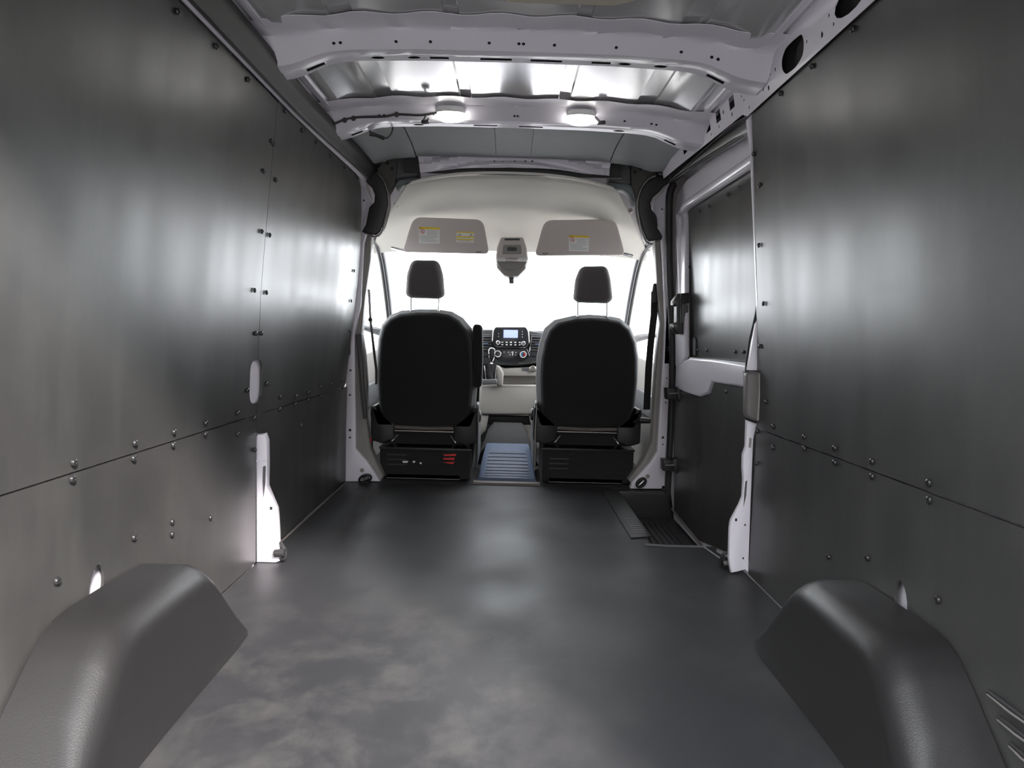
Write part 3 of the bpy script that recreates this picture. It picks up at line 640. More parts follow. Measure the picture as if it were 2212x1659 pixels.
# windscreen
bm = NB(); V = [bm.verts.new(p) for p in [(-.84, 4.56, 1.39), (.84, 4.56, 1.39), (.92, 5.56, .75), (-.92, 5.56, .75)]]; bm.faces.new(V)
thicken(bm, .005, (0, 1, 1)); struct(link('window_1', bm, 'glass'), 'clear windscreen')
for i, s in enumerate((-1, 1)):
    # A-pillar trim
    bm = NB(); tube(bm, spline([(s * .86, 4.48, 1.42), (s * .86, 4.72, 1.31), (s * .875, 5.05, 1.10), (s * .89, 5.42, .86)], 4), .042, 10); ap = struct(link('trim_%d' % (12 + i), bm, 'liner', smooth=60), 'pale windscreen pillar trim')
    # cab door
    lab = 'left' if s < 0 else 'right'
    d = empty('door_%d' % (1 + i), (s * .90, 4.4, -.12)); struct(d, 'grey trimmed %s cab door' % lab)
    bm = NB(); slab(bm, rpoly([(3.88, -.15), (5.35, -.15), (5.40, .80), (5.05, .735), (4.2, .70), (3.88, .705)], .03), 'x', s * .870, s * .94, .018, 3); link('door_trim', bm, 'trim', d, smooth=50)
    bm = NB(); slab(bm, rpoly([(3.95, .36), (4.9, .36), (4.85, .52), (4.0, .50)], .03), 'x', s * .845, s * .875, .012, 2); link('arm_rest', bm, 'trimd', d, smooth=50)
    fr = [(3.90, .70), (3.89, 1.10), (3.93, 1.34), (4.05, 1.42), (4.40, 1.41), (4.62, 1.33), (4.88, 1.13), (5.10, .93), (5.22, .78)]
    for off, r, m in ((0, .022, 'trimd'), (.028, .013, 'seal')):
        P = [Vector((s * (.872 - .03 * sm((z - .7) / .7)) + s * off * .2, y + (off if y < 4 else -off), z - off * .8)) for y, z in fr]
        bm = NB(); tube(bm, spline(P, 5), r, 8); link('window_frame', bm, m, d, smooth=60)
    bm = NB(); outl = [(y, z) for y, z in fr] + [(5.0, .73), (4.2, .70)]
    bm = sheet(outl, [], lambda u, v: Vector((s * (.885 - .03 * sm((v - .7) / .7)), u, v)), .004, [], [.9, 1.1, 1.3], (s, 0, 0))
    wn = link('pane', bm, 'glass', d)
    # quarter behind door, above pillar
    bm = NB(); box(bm, s * .86, s * .93, 3.80, 3.90, .70, 1.75); struct(link('trim_%d' % (14 + i), bm, 'trim', bevel=.01), 'grey upper pillar between cargo bay and cab door')
    bm = NB(); box(bm, s * .84, s * .93, 3.86, 4.6, 1.40, 1.75); struct(link('trim_%d' % (16 + i), bm, 'trim', bevel=.01), 'grey rail over the cab door')
    # door mirror outside
    dm = thing('door_mirror', (s * 1.10, 5.0, .80), 'black door mirror outside the %s cab window' % lab, 'mirror', 'door mirrors')
    bm = NB(); slab(bm, rpoly([(s * 1.02, .84), (s * 1.22, .84), (s * 1.22, 1.14), (s * 1.02, 1.14)], .04), 'y', 4.98, 5.10, .03, 3); link('mirror_housing', bm, 'plastic', dm, smooth=50)
    bm = NB(); slab(bm, rpoly([(s * 1.04, .86), (s * 1.20, .86), (s * 1.20, 1.12), (s * 1.04, 1.12)], .03), 'y', 4.972, 4.982, .002, 1); link('mirror_glass', bm, 'mirror', dm, smooth=50)
    bm = NB(); tube(bm, [(s * .90, 5.05, .82), (s * 1.05, 5.03, .87)], .028, 8); link('mirror_arm', bm, 'plastic', dm, smooth=60)
# cab floor, firewall
bm = NB(); box(bm, -.93, .93, 3.84, 5.45, -.06, -.005); struct(link('floor_cab', bm, 'carpet'), 'black carpeted cab floor')
bm = NB(); box(bm, -.93, .93, 5.40, 5.46, -.1, .75); struct(link('wall_front', bm, 'carpet'), 'dark firewall')

# ================================================================== DASHBOARD
YD = 4.80
db = thing('dashboard', (0, 4.95, .3), 'charcoal and beige dashboard with radio, vents and centre stack', 'dashboard')
def front(name, pix, y, th, m, r=.006, parent=db, round_=0, k=2):
    P = ptrace(pix, y)
    if round_: P = rpoly(P, round_, 3)
    bm = NB(); slab(bm, P, 'y', y, y + th, r, k); return link(name, bm, m, parent, smooth=45)
prof = [(4.86, .64), (4.83, .66), (4.815, .80), (4.84, .865), (4.88, .880), (5.0, .84), (5.42, .755), (5.42, .64), (4.95, .64)]
bm = NB(); loft(bm, [[Vector((x, y + .05 * (x / .86) ** 2, z - .02 * (x / .86) ** 2)) for y, z in prof] for x in [-.865 + 1.73 * i / 16 for i in range(17)]]); link('dash_body', bm, 'dash', db, smooth=40)
front('stack_panel', [(1022, 712), (1068, 712), (1070, 705), (1138, 705), (1142, 714), (1190, 722), (1186, 775), (1165, 785), (1120, 790), (1060, 788), (1022, 785)], YD, .10, 'dash', .008)
rad = front('radio_unit', [(1066, 712), (1070, 706), (1136, 706), (1141, 714), (1143, 740), (1136, 750), (1072, 748), (1064, 738)], YD - .05, .09, 'gloss', .010, round_=.01)
front('radio_bezel', [(1064, 711), (1069, 704), (1137, 704), (1143, 713), (1145, 740), (1137, 752), (1071, 750), (1062, 738)], YD - .035, .05, 'steel', .010, rad, round_=.01)
front('display', [(1088, 712.5), (1119, 713), (1118.5, 730), (1087.5, 729.5)], YD - .054, .006, 'screen', .001, rad)
for c, r in (((1076, 740), .0165), ((1130.5, 741.5), .0165)):
    p = PY(*c, YD - .05); bm = NB(); lathe(bm, [(r, .0), (r, -.012), (r * .8, -.016), (r * .72, -.016)], p, (0, 1, 0), 18); kn = link('knob_ring', bm, 'chrome', rad, smooth=40)
    bm = NB(); lathe(bm, [(r * .72, -.012), (r * .66, -.022), (r * .3, -.024)], p, (0, 1, 0), 18); link('knob', bm, 'steel', rad, smooth=40)
for i in range(5):
    for j in range(2):
        front('button', [(1083 + i * 9.4, 738.2 + j * 5.4 + i * .1), (1087 + i * 9.4, 738.2 + j * 5.4 + i * .1), (1087 + i * 9.4, 740.4 + j * 5.4 + i * .1), (1083 + i * 9.4, 740.4 + j * 5.4 + i * .1)], YD - .053, .006, 'label', .0006, rad)
for k in range(3): front('button', [(1127.3, 715 + k * 6), (1129.5, 715 + k * 6), (1129.5, 717 + k * 6), (1127.3, 717 + k * 6)], YD - .053, .006, 'ink', .0006, rad)
for k in range(2): front('button', [(1076, 719.5 + k * 6), (1078, 719.5 + k * 6), (1078, 721.5 + k * 6), (1076, 721.5 + k * 6)], YD - .053, .006, 'ink', .0006, rad)
cc = front('climate_panel', [(1068, 752), (1140, 753), (1146, 770), (1128, 782), (1078, 780), (1064, 768)], YD - .03, .06, 'gloss', .008, round_=.008)
for c, inner in (((1075.5, 764), 'gloss'), ((1130, 765.5), 'label')):
    p = PY(*c, YD - .03); bm = NB(); lathe(bm, [(.026, 0), (.026, -.012), (.022, -.017), (.019, -.017)], p, (0, 1, 0), 20); link('dial_ring', bm, 'chrome', cc, smooth=40)
    bm = NB(); lathe(bm, [(.019, -.01), (.018, -.019), (.004, -.020)], p, (0, 1, 0), 20); link('dial', bm, 'gloss', cc, smooth=40)
    if inner == 'label':
        for sgn, m in ((-1, mat('blue_dial_print', (.05, .22, .5), .5)), (1, M['red'])):
            bm = NB(); a = [p + Vector((sgn * .012 * math.sin(t), -.0215, .012 * math.cos(t))) for t in [math.pi * k / 8 for k in range(1, 8)]]
            tube(bm, a, .0028, 6); link('dial_mark', bm, m, cc, smooth=60)
for i, (x, y) in enumerate([(1089, 760.5), (1098.5, 761), (1105, 761), (1114.5, 761.5), (1101.5, 766), (1114, 766.5)]):
    front('button', [(x - 1.6, y - 1), (x + 1.6, y - 1), (x + 1.6, y + 1), (x - 1.6, y + 1)], YD - .034, .006, 'ink', .0006, cc)
front('slider', [(1107.5, 759), (1109, 759), (1107.5, 768), (1106, 768)], YD - .035, .006, 'label', .0006, cc)
# air vents
for (x0, x1, y0, y1, x0b, x1b) in ((1149, 1175, 725, 766, 1144, 1170), (1041, 1060, 724, 766, 1041, 1062)):
    v = front('vent_surround', [(x0 - 3, y0 - 3), (x1 + 3, y0 - 1), (x1b + 3, y1 + 4), (x0b - 3, y1 + 3)], YD - .012, .03, 'dash', .004)
    front('vent_dark', [(x0, y0), (x1, y0 + 1), (x1b, y1 - 5), (x0b, y1 - 6)], YD - .015, .01, 'seal', .001, v)
    for k in range(6):
        yy = y0 + 2 + k * 5.6; f = k / 6; a, b = x0 + (x0b - x0) * f, x1 + (x1b - x1) * f
        front('slat', [(a, yy), (b, yy + .8), (b, yy + 2.6), (a, yy + 1.8)], YD - .028, .02, 'trimd', .002, v)
    front('vent_tab', [((x0 + x1) / 2 - 6, y0 + 17), ((x0 + x1) / 2 + 4, y0 + 17), ((x0 + x1) / 2 + 4, y0 + 21), ((x0 + x1) / 2 - 6, y0 + 21)], YD - .034, .02, 'bluemat', .002, v)
bm = NB(); tube(bm, [PY(1149, 725, YD - .02), PY(1143, 768, YD - .02)], .003, 6); link('chrome_strip', bm, 'chrome', db, smooth=60)
bm = NB(); tube(bm, spline([PY(1120, 785, YD - .01), PY(1150, 783, YD - .01), PY(1190, 776, YD - .01)], 4), .004, 6); link('chrome_strip', bm, 'steel', db, smooth=60)
# steering wheel (left-hand drive, behind the left seat)
sw = thing('steering_wheel', (-.46, 4.62, .70), 'black steering wheel in front of the left seat', 'steering wheel')
ax = Vector((0, -.86, .5)).normalized(); uu = Vector((1, 0, 0)); vv = ax.cross(uu)
c0 = Vector((-.46, 4.60, .74)); bm = NB(); tube(bm, [c0 + uu * .185 * math.cos(t) + vv * .185 * math.sin(t) for t in [2 * math.pi * k / 28 for k in range(28)]], .016, 8, closed=True); link('rim', bm, 'plastic', sw, smooth=60)
bm = NB(); lathe(bm, [(.07, 0), (.075, -.02), (.05, -.05)], c0, ax, 16); link('hub', bm, 'plastic', sw, smooth=40)
for t in (0, math.pi, -math.pi / 2):
    bm = NB(); tube(bm, [c0 - ax * .02, c0 + uu * .18 * math.cos(t) + vv * .18 * math.sin(t)], .014, 6); link('spoke', bm, 'plastic', sw, smooth=60)
bm = NB(); tube(bm, [c0 - ax * .04, c0 - ax * .262], .04, 10); link('column', bm, 'plastic', sw, smooth=60)
# lower beige console with cubby, socket and switch
cn = thing('centre_console', (0, 4.80, .2), 'beige grey lower console with cubby tray between the front seats', 'console')
front('upper_face', [(1068, 788), (1090, 796), (1180, 792), (1180, 812), (1090, 812), (1072, 812)], 4.80, .12, 'beige', .006, cn)
front('cubby_back', [(1086, 810), (1182, 809), (1182, 832), (1086, 834)], 4.90, .05, 'beige', .004, cn)
p0, p1 = PY(1078, 832, 4.74), PY(1185, 830, 4.74)
bm = NB(); box(bm, p0.x, p1.x, 4.74, 4.92, p0.z - .012, p0.z); link('tray', bm, 'beige', cn, bevel=.004)
front('lower_face', [(1036, 828), (1075, 830), (1086, 832), (1160, 832), (1168, 824), (1184, 826), (1184, 862), (1170, 884), (1160, 897), (1040, 896), (1034, 880)], 4.74, .16, 'beige', .02, cn, k=3)
front('side_wing', [(1068, 788), (1080, 792), (1088, 806), (1086, 834), (1074, 834), (1070, 812)], 4.70, .16, 'beige', .012, cn, k=3)
front('lower_recess', [(1052, 899), (1145, 900), (1150, 918), (1048, 917)], 4.86, .05, 'dash', .004, cn)
front('foot', [(1036, 896), (1056, 897), (1050, 930), (1034, 945)], 4.76, .12, 'beige', .01, cn)
front('foot', [(1142, 897), (1162, 897), (1166, 945), (1150, 930)], 4.76, .12, 'beige', .01, cn)
p = PY(1151, 797, 4.795); bm = NB(); lathe(bm, [(.024, 0), (.024, -.008), (.019, -.012), (.014, -.012)], p, (0, 1, 0), 18); link('socket_cap', bm, 'steel', cn, smooth=40)
front('switch', [(1128, 794), (1140, 794), (1140, 801), (1128, 801)], 4.794, .01, 'trimd', .002, cn)
# gear selector
gs = thing('gear_selector', PY(1060, 820, 4.60), 'chrome trimmed gear lever on a black gate beside the dash', 'gear lever')
front('gate', [(1043, 784), (1072, 786), (1074, 800), (1070, 823), (1044, 824)], 4.66, .07, 'gloss', .008, gs)
front('gate_base', [(1040, 820), (1073, 819), (1074, 830), (1042, 832)], 4.63, .10, 'trimd', .008, gs)
for a, b in (((1046, 790), (1050, 821)), ((1073, 789), (1069, 822))):
    bm = NB(); tube(bm, [PY(*a, 4.655), PY(*b, 4.655)], .003, 6); link('chrome_rail', bm, 'chrome', gs, smooth=60)
bm = NB(); tube(bm, [PY(1062, 785, 4.60), PY(1061, 805, 4.64), PY(1063, 818, 4.66)], [.010, .008, .008], 8); link('lever', bm, 'steel', gs, smooth=60)
P = rpoly(ptrace([(1054, 757), (1058, 751), (1067, 751), (1071, 758), (1069, 773), (1065, 783), (1059, 783), (1055, 772)], 4.57), .012, 4)
bm = NB(); slab(bm, P, 'y', 4.57, 4.61, .014, 4); link('knob', bm, 'gloss', gs, smooth=60)
bm = NB(); tube(bm, [Vector((q.x, 4.574, q.y)) for q in inset(P, .004)], .0028, 6, closed=True); link('knob_ring', bm, 'chrome', gs, smooth=60)

# ================================================================== SEATS
def seat(s, outline, hr, posts, cx, label, arm=None):
    YS = 3.90
    c = PY(cx, 800, YS)
    t = thing('van_seat', (c.x, YS + .1, 0), label, 'seat', 'front seats')
    P = ptrace(outline, YS)
    # backrest: wider bolster ring in front, flat rear face
    rings = []; y0 = YS
    def ring(ins, y, dz=0): return [Vector((q.x, y, q.y + dz)) for q in inset(P, ins)]
    for ins, y in ((.050, y0 - .004), (.020, y0), (.008, y0 + .006), (0, y0 + .02), (-.004, y0 + .05), (-.022, y0 + .09), (-.026, y0 + .12), (-.016, y0 + .15), (.01, y0 + .165), (.06, y0 + .15)):
        rings.append(ring(ins, y))
    bm = NB(); loft(bm, rings); b = link('backrest', bm, 'fabric', t, smooth=60)
    bm = NB(); tube(bm, [Vector((q.x, y0 + .022, q.y)) for q in inset(P, .0005)], .0035, 6, closed=True); link('piping', bm, 'plastic', b, smooth=60)
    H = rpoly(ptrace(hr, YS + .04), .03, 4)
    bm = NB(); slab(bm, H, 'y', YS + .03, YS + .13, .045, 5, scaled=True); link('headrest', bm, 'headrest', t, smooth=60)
    for a, bb in posts:
        bm = NB(); tube(bm, [PY(*a, YS + .08), PY(*bb, YS + .08)], .006, 8); link('headrest_post', bm, 'chrome', t, smooth=60)
        q = PY(*bb, YS + .075); bm = NB(); lathe(bm, [(.014, -.012), (.014, .008), (.010, .012)], q, (0, 0, 1), 10); link('post_collar', bm, 'plastic', t, smooth=50)
    X0, X1 = min(q.x for q in P), max(q.x for q in P); xm = (X0 + X1) / 2
    zb = min(q.y for q in P)
    bm = NB(); tube(bm, [(X0 + .08, YS + .015, zb - .004), (xm, YS + .012, zb - .010), (X1 - .08, YS + .015, zb - .004)], .012, 8); link('lower_lip', bm, 'strip', t, smooth=60)
    bm = NB(); slab(bm, rpoly([(YS + .12, zb - .02), (YS + .12, zb + .09), (YS + .50, zb + .13), (YS + .58, zb + .09), (YS + .58, zb - .01)], .04), 'x', X0 + .0, X1 - .0, .03, 3); link('seat_cushion', bm, 'fabric', t, smooth=60)
    bm = NB(); box(bm, X0 + .04, X1 - .04, YS + .02, YS + .5, zb - .10, zb - .015); link('cushion_pan', bm, 'fabric', t, bevel=.006)
    # recliner covers
    for k in (-1, 1):
        xe = X1 if k > 0 else X0
        o = rpoly([(xe + k * .035, zb + .115), (xe + k * .005, zb + .115), (xe - k * .01, zb + .02), (xe - k * .10, zb + .02), (xe - k * .10, zb - .075), (xe - k * .03, zb - .10), (xe + k * .035, zb - .08)], .012)
        bm = NB(); slab(bm, o, 'y', YS - .005, YS + .20, .010, 2); rc_ = link('recliner_cover', bm, 'plastic', t, smooth=50)
        bm = NB(); lathe(bm, [(.035, 0), (.035, .012), (.028, .018)], (xe + k * .033, YS + .10, zb + .06), (k, 0, 0), 16); link('recliner_cap', bm, 'plastic', rc_, smooth=40)
    # pedestal
    zp = zb - .135
    pd = NB(); box(pd, X0 + .02, X1 - .0, YS + .0, YS + .42, .008, zp + .01); pd = link('pedestal', pd, 'fabric', t, bevel=.008)
    bm = NB(); box(bm, X0 + .015, X1 + .005, YS - .006, YS + .40, zp + .008, zp + .018); link('pedestal_rim', bm, 'gloss', pd, bevel=.003)
    bm = NB(); box(bm, X0 + .06, X1 - .06, YS + .0, YS + .05, .004, .028); link('floor_rail', bm, 'steel', pd, bevel=.003)
    for k in range(3):
        z = .08 + k * .028; bm = NB(); box(bm, X0 + .06, X0 + .17, YS - .003, YS + .004, z, z + .008); link('pedestal_slot', bm, 'plastic', pd)
    for k in (-1, 1):
        bm = NB(); tube(bm, spline([(xm + k * .16, YS + .03, zp + .02), (xm + k * .18, YS - .0, zp + .05), (xm + k * .15, YS + .02, zp + .085)], 4), .006, 6); link('wire', bm, 'steel', t, smooth=60)
    bm = NB(); tube(bm, [(xm - .17, YS + .01, zp + .11), (xm + .17, YS + .01, zp + .11)], .005, 8); link('cross_bar', bm, 'steel', t, smooth=60)
    # seat side rail
    xi = X1 + .032 if s < 0 else X0 - .022
    bm = NB(); slab(bm, rpoly([(YS + .0, zb + .13), (YS + .06, zb + .15), (YS + .45, .25), (YS + .45, .10), (YS + .0, .08)], .02), 'x', xi - .008, xi + .008, .003, 2); link('side_shield', bm, 'trimd', t, smooth=50)
    bm = NB(); tube(bm, [(xi, YS - .01, zb + .12), (xi + (.004 if s < 0 else -.004), YS - .015, zb - .02), (xi, YS - .012, .07)], .004, 6); link('steel_edge', bm, 'steel', t, smooth=60)
    return t, X0, X1, zb, zp
OL = [(818.5, 736), (826, 705), (841, 688), (862, 679), (902, 676), (942, 676.5), (970, 681), (991, 693), (1008, 713), (1017, 738), (1020, 775), (1020, 830), (1016, 883), (1009, 908), (995, 920), (920, 923), (849, 921), (829, 908), (820.5, 875), (816, 820), (816, 775)]
sL, X0, X1, zb, zp = seat(-1, OL, [(888, 560), (946, 561), (956, 590), (960, 638), (948, 645), (884, 643), (874, 636), (877, 590)], [((888, 640), (888, 678)), ((948, 640), (947, 678))], 918, 'black fabric front seat on the left with folded-up armrest')
OR = [(1177, 740), (1187, 714), (1205, 699), (1245, 690), (1278, 688), (1313, 690), (1341, 695), (1361, 712), (1373, 740), (1377, 775), (1375, 824), (1368, 883), (1358, 910), (1343, 921), (1265, 925), (1189, 923), (1176, 910), (1171, 875), (1169, 820), (1171, 775)]
sR, _, _, _, _ = seat(1, OR, [(1256, 574), (1313, 573), (1321, 600), (1326, 646), (1316, 655), (1250, 653), (1239, 646), (1244, 600)], [((1248, 650), (1248, 690)), ((1311, 650), (1311, 690))], 1275, 'black fabric front seat on the right beside the sliding door')
# folded armrest on the left seat
bm = NB(); P = rpoly(ptrace([(1021, 706), (1025, 700), (1038, 701), (1042, 708), (1043, 770), (1041, 832), (1036, 838), (1024, 836), (1020, 780)], 3.93), .012, 3)
slab(bm, P, 'y', 3.93, 4.02, .014, 3); link('armrest', bm, 'fabric', sL, smooth=60)
# red and white things showing through the left pedestal's slots
for k, (pix, m) in enumerate([([(957, 982), (986, 981), (984, 985), (960, 985)], 'red'), ([(957, 990), (982, 989), (981, 994), (958, 993)], 'red'), ([(958, 999), (982, 998), (978, 1003), (966, 1001)], 'red'),
                              ([(869, 996), (882, 996), (880, 1000), (870, 1000)], 'label'), ([(891, 996), (897, 996), (896, 1000), (892, 1000)], 'label'), ([(906, 999), (911, 1000), (910, 1003), (907, 1002)], 'label')]):
    bm = NB(); slab(bm, ptrace(pix, 3.892), 'y', 3.893, 3.905, .001, 1); link('red_tool_bar' if m == 'red' else 'white_tag', bm, m, sL)
# seat belt buckle lit red
bk = thing('belt_buckle', PY(797, 955, 3.86), 'small red seat belt release button beside the left seat', 'buckle')
bm = NB(); p = PY(797, 951, 3.86); slab(bm, rpoly([(p.x - .012, p.z - .012), (p.x + .012, p.z - .012), (p.x + .012, p.z + .012), (p.x - .012, p.z + .012)], .004), 'y', 3.86, 3.88, .004, 2); link('release_button', bm, 'red', bk, smooth=50)
bm = NB(); slab(bm, rpoly([(p.x - .016, p.z - .08), (p.x + .016, p.z - .08), (p.x + .016, p.z + .016), (p.x - .016, p.z + .016)], .006), 'y', 3.872, 3.90, .004, 2); link('buckle_body', bm, 'plastic', bk, smooth=50)
# buckle sticking out right of the right seat
bk = thing('belt_buckle', PY(1395, 915, 3.86), 'black seat belt buckle sticking out beside the right seat', 'buckle')
a, b = PY(1383, 908, 3.87), PY(1405, 909, 3.85)
bm = NB(); tube(bm, [a, b], [.018, .015], 8); link('buckle_body', bm, 'plastic', bk, smooth=60)
bm = NB(); tube(bm, [PY(1370, 912, 3.90), a], .012, 8); link('stalk', bm, 'plastic', bk, smooth=60)

# seat belts
def strap(bm, path, wvec, th=.002):
    rings = []
    for p in path:
        p = Vector(p); wv = Vector(wvec); rings.append([p - wv, p + wv, p + wv + Vector((0, th, 0)), p - wv + Vector((0, th, 0))])
    return loft(bm, rings)
bt = thing('seat_belt', PY(1400, 880, 3.87), 'black seat belt hanging down the right front pillar', 'seat belt', 'front seat belts')
bm = NB(); strap(bm, [PY(1414, 630, 3.87), PY(1413, 680, 3.87), PY(1406, 740, 3.87), PY(1401, 800, 3.87), PY(1397, 885, 3.87)], (.021, .01, 0)); link('webbing', bm, 'fabric', bt)
bm = NB(); slab(bm, rpoly(ptrace([(1412, 612), (1418, 612), (1424, 640), (1420, 655), (1408, 655), (1408, 638)], 3.855), .008), 'y', 3.855, 3.885, .005, 2); link('guide', bm, 'plastic', bt, smooth=50)
bt = thing('seat_belt', PY(812, 800, 3.87), 'thin black seat belt seen edge-on beside the left front pillar', 'seat belt', 'front seat belts')
bm = NB(); strap(bm, [PY(797, 625, 3.84), PY(800, 690, 3.84), PY(808, 760, 3.84), PY(813, 800, 3.84), PY(813, 830, 3.84)], (.003, .02, 0)); link('webbing', bm, 'fabric', bt)
bm = NB(); slab(bm, rpoly(ptrace([(787, 585), (793, 590), (793, 620), (787, 626), (783, 605)], 3.855), .006), 'y', 3.855, 3.885, .005, 2); link('guide', bm, 'plastic', bt, smooth=50)
bm = NB(); q = PY(800, 691, 3.83); lathe(bm, [(.002, -.012), (.011, -.006), (.012, .006), (.004, .014)], q, (0, 0, 1), 10); link('stop_button', bm, 'plastic', bt, smooth=50)

# ================================================================== FLOOR BETWEEN SEATS
mt = thing('step_mat', (PY(1095, 1030, 3.86).x, 3.86, 0), 'blue grey ribbed rubber mat on the floor between the seats', 'mat')
def MZ(y): return .030 + .16 * sm((y - 3.86) / .9) * 1.0
yA, yB2 = 3.86, 4.42
L0, L1 = PY(1033, 1029, yA).x, PY(1158, 1031, yA).x
cxm = (L0 + L1) / 2; hwA = (L1 - L0) / 2
def mhw(y): return hwA * (1 - .16 * ((y - yA) / (yB2 - yA)) ** 2)
rings = []
for i in range(9):
    y = yA + (yB2 - yA) * i / 8; z = MZ(y) * 1.0; h = mhw(y); rings.append([Vector((cxm - h - .008, y, .0)), Vector((cxm - h, y, z - .006)), Vector((cxm - h + .008, y, z)), Vector((cxm + h - .008, y, z)), Vector((cxm + h, y, z - .006)), Vector((cxm + h + .008, y, .0))])
bm = NB(); loft(bm, rings); link('mat_base', bm, 'bluemat', mt, smooth=40)
for k in range(8):
    y = yA + .040 + k * .052; h = mhw(y) - .035
    z0, z1 = MZ(y), MZ(y + .028)
    bm = NB(); loft(bm, [[Vector((x, y, z0 - .004)), Vector((x, y, z0 + .004)), Vector((x, y + .028, z1 + .004)), Vector((x, y + .028, z1 - .004))] for x in (cxm - h, cxm + h)]); link('rib', bm, 'ribblue', mt, bevel=.002)
bm = NB(); box(bm, L0 - .025, L1 + .02, 3.80, 3.858, .001, .014); tag(link('threshold_strip', bm, 'strip', bevel=.004), 'brown grey threshold strip in front of the blue mat', 'strip')
# black hump beyond the mat
rings = []
for y, z, h in ((4.425, .135, .155), (4.46, .155, .150), (4.56, .205, .135), (4.66, .232, .125), (4.735, .235, .125)):
    rings.append([Vector((cxm - h - .05, y, -.004)), Vector((cxm - h - .01, y, z - .05)), Vector((cxm - h + .03, y, z)), Vector((cxm + h - .03, y, z)), Vector((cxm + h + .01, y, z - .05)), Vector((cxm + h + .05, y, -.004))])
bm = NB(); loft(bm, rings); tag(link('tunnel_cover', bm, 'carpet', smooth=60), 'black plastic tunnel hump under the centre console', 'tunnel cover')

# ================================================================== OVERHEAD: visors, console, mirror
YV = 4.12
def visor(outl, labels, pivot, clip, label):
    P = rpoly(ptrace(outl, YV), [.05, .05, .03, .03], 5)
    c = PY((outl[0][0] + outl[1][0]) / 2, outl[2][1], YV); t = thing('sun_visor', (c.x, YV, c.z), label, 'sun visor', 'sun visors')
    zt = max(q.y for q in P); zb_ = min(q.y for q in P)
    lean = lambda z: .03 * (z - zb_) / (zt - zb_) * -1
    bm = NB(); slab(bm, P, 'y', YV, YV + .022, .008, 3)
    link('visor_pad', bm, 'visor', t, smooth=50)
    for (x0, y0, x1, y1, kind) in labels:
        q = lambda x, y: (x, y)
        bm = NB(); slab(bm, ptrace([(x0, y0), (x1, y0 + (x1 - x0) * .03), (x1, y1 + (x1 - x0) * .03), (x0, y1)], YV - .001), 'y', YV - .0015, YV + .0005); lb = link('warning_label', bm, 'label', t)
        def stripe(xa, ya, xb, yb, m, nm): 
            s_ = .03
            bm = NB(); slab(bm, ptrace([(xa, ya + (xa - x0) * s_), (xb, ya + (xb - x0) * s_), (xb, yb + (xb - x0) * s_), (xa, yb + (xa - x0) * s_)], YV - .0018), 'y', YV - .0022, YV - .001); link(nm, bm, m, lb)
        h = y1 - y0
        if kind == 'A':
            stripe(x0, y0, x1, y0 + h * .13, 'yellow', 'header_band')
            stripe(x0 + 2, y0 + h * .03, x0 + 4, y0 + h * .10, 'seal', 'warning_mark')
            p = PY(x0 + 7.5, y0 + h * .28, YV - .003); bm = NB(); tube(bm, [p + Vector((.012 * math.cos(a), 0, .012 * math.sin(a))) for a in [2 * math.pi * k / 16 for k in range(16)]], .0014, 5, closed=True); link('red_ring', bm, 'red', lb, smooth=60)
            bm = NB(); tube(bm, [p + Vector((-.008, 0, .008)), p + Vector((.008, 0, -.008))], .0012, 5); link('red_bar', bm, 'red', lb, smooth=60)
            bm = NB(); tube(bm, [p + Vector((.003, .001, -.005)), p + Vector((.001, .001, .004))], .0024, 5); link('pictogram', bm, 'ink', lb, smooth=60)
            for k in range(4): stripe(x0 + 17, y0 + h * (.20 + k * .08), x1 - 3 - (k % 2) * 4, y0 + h * (.225 + k * .08), 'ink', 'print_line')
            for k in range(5): stripe(x0 + 3, y0 + h * (.54 + k * .085), x1 - 3 - (k % 3) * 5, y0 + h * (.565 + k * .085), 'ink', 'print_line')
        else:
            for f in (0, .42, .68): stripe(x0, y0 + h * f, x1, y0 + h * (f + .11), 'yellow', 'header_band')
            stripe(x0 + 4, y0 + h * .22, x0 + 10, y0 + h * .38, 'ink', 'pictogram'); stripe(x1 - 9, y0 + h * .2, x1 - 4, y0 + h * .38, 'ink', 'pictogram')
            for k, f in enumerate((.56, .82, .90)): stripe(x0 + 3, y0 + h * f, x1 - 8, y0 + h * (f + .03), 'ink', 'print_line')
    p, q = PY(*pivot[0], YV + .01), PY(*pivot[1], YV + .03)
    bm = NB(); tube(bm, [p, q], .010, 8); link('pivot_arm', bm, 'chrome', t, smooth=60)
    bm = NB(); tube(bm, [PY(clip[0] - 6, clip[1], YV - .002), PY(clip[0] + 6, clip[1], YV - .002)], .006, 6); link('clip_tab', bm, 'trim', t, smooth=60)
    return t
visor([(893, 468), (1044, 474), (1057, 548), (868, 544)], [(905, 490, 950, 525, 'A'), (986, 500, 1024, 523, 'B')], ((872, 541), (846, 535)), (1034, 545), 'left sun visor with two warning labels under the headliner')
visor([(1176, 475), (1330, 473), (1352, 551), (1155, 552)], [(1229, 508, 1272, 542, 'A')], ((1345, 547), (1366, 553)), (1178, 548), 'right sun visor with one warning label under the headliner')
oc = thing('overhead_console', PY(1104, 560, 4.10), 'grey overhead console with map lamps between the sun visors', 'overhead console')
def ofr(nm, pix, y, th, m, r, par=oc, rd=.012): 
    bm = NB(); slab(bm, rpoly(ptrace(pix, y), rd, 3), 'y', y, y + th, r, 3); return link(nm, bm, m, par, smooth=50)
ofr('console_shell', [(1082, 512), (1130, 512), (1138, 535), (1142, 562), (1070, 562), (1073, 535)], 4.08, .34, 'visor', .012)
ofr('slot_grille', [(1090, 515), (1123, 515), (1123, 519), (1090, 519)], 4.076, .02, 'dash', .001, rd=.001)
ofr('switch_recess', [(1087, 529), (1126, 529), (1127, 549), (1085, 549)], 4.078, .01, 'trim', .001, rd=.01)
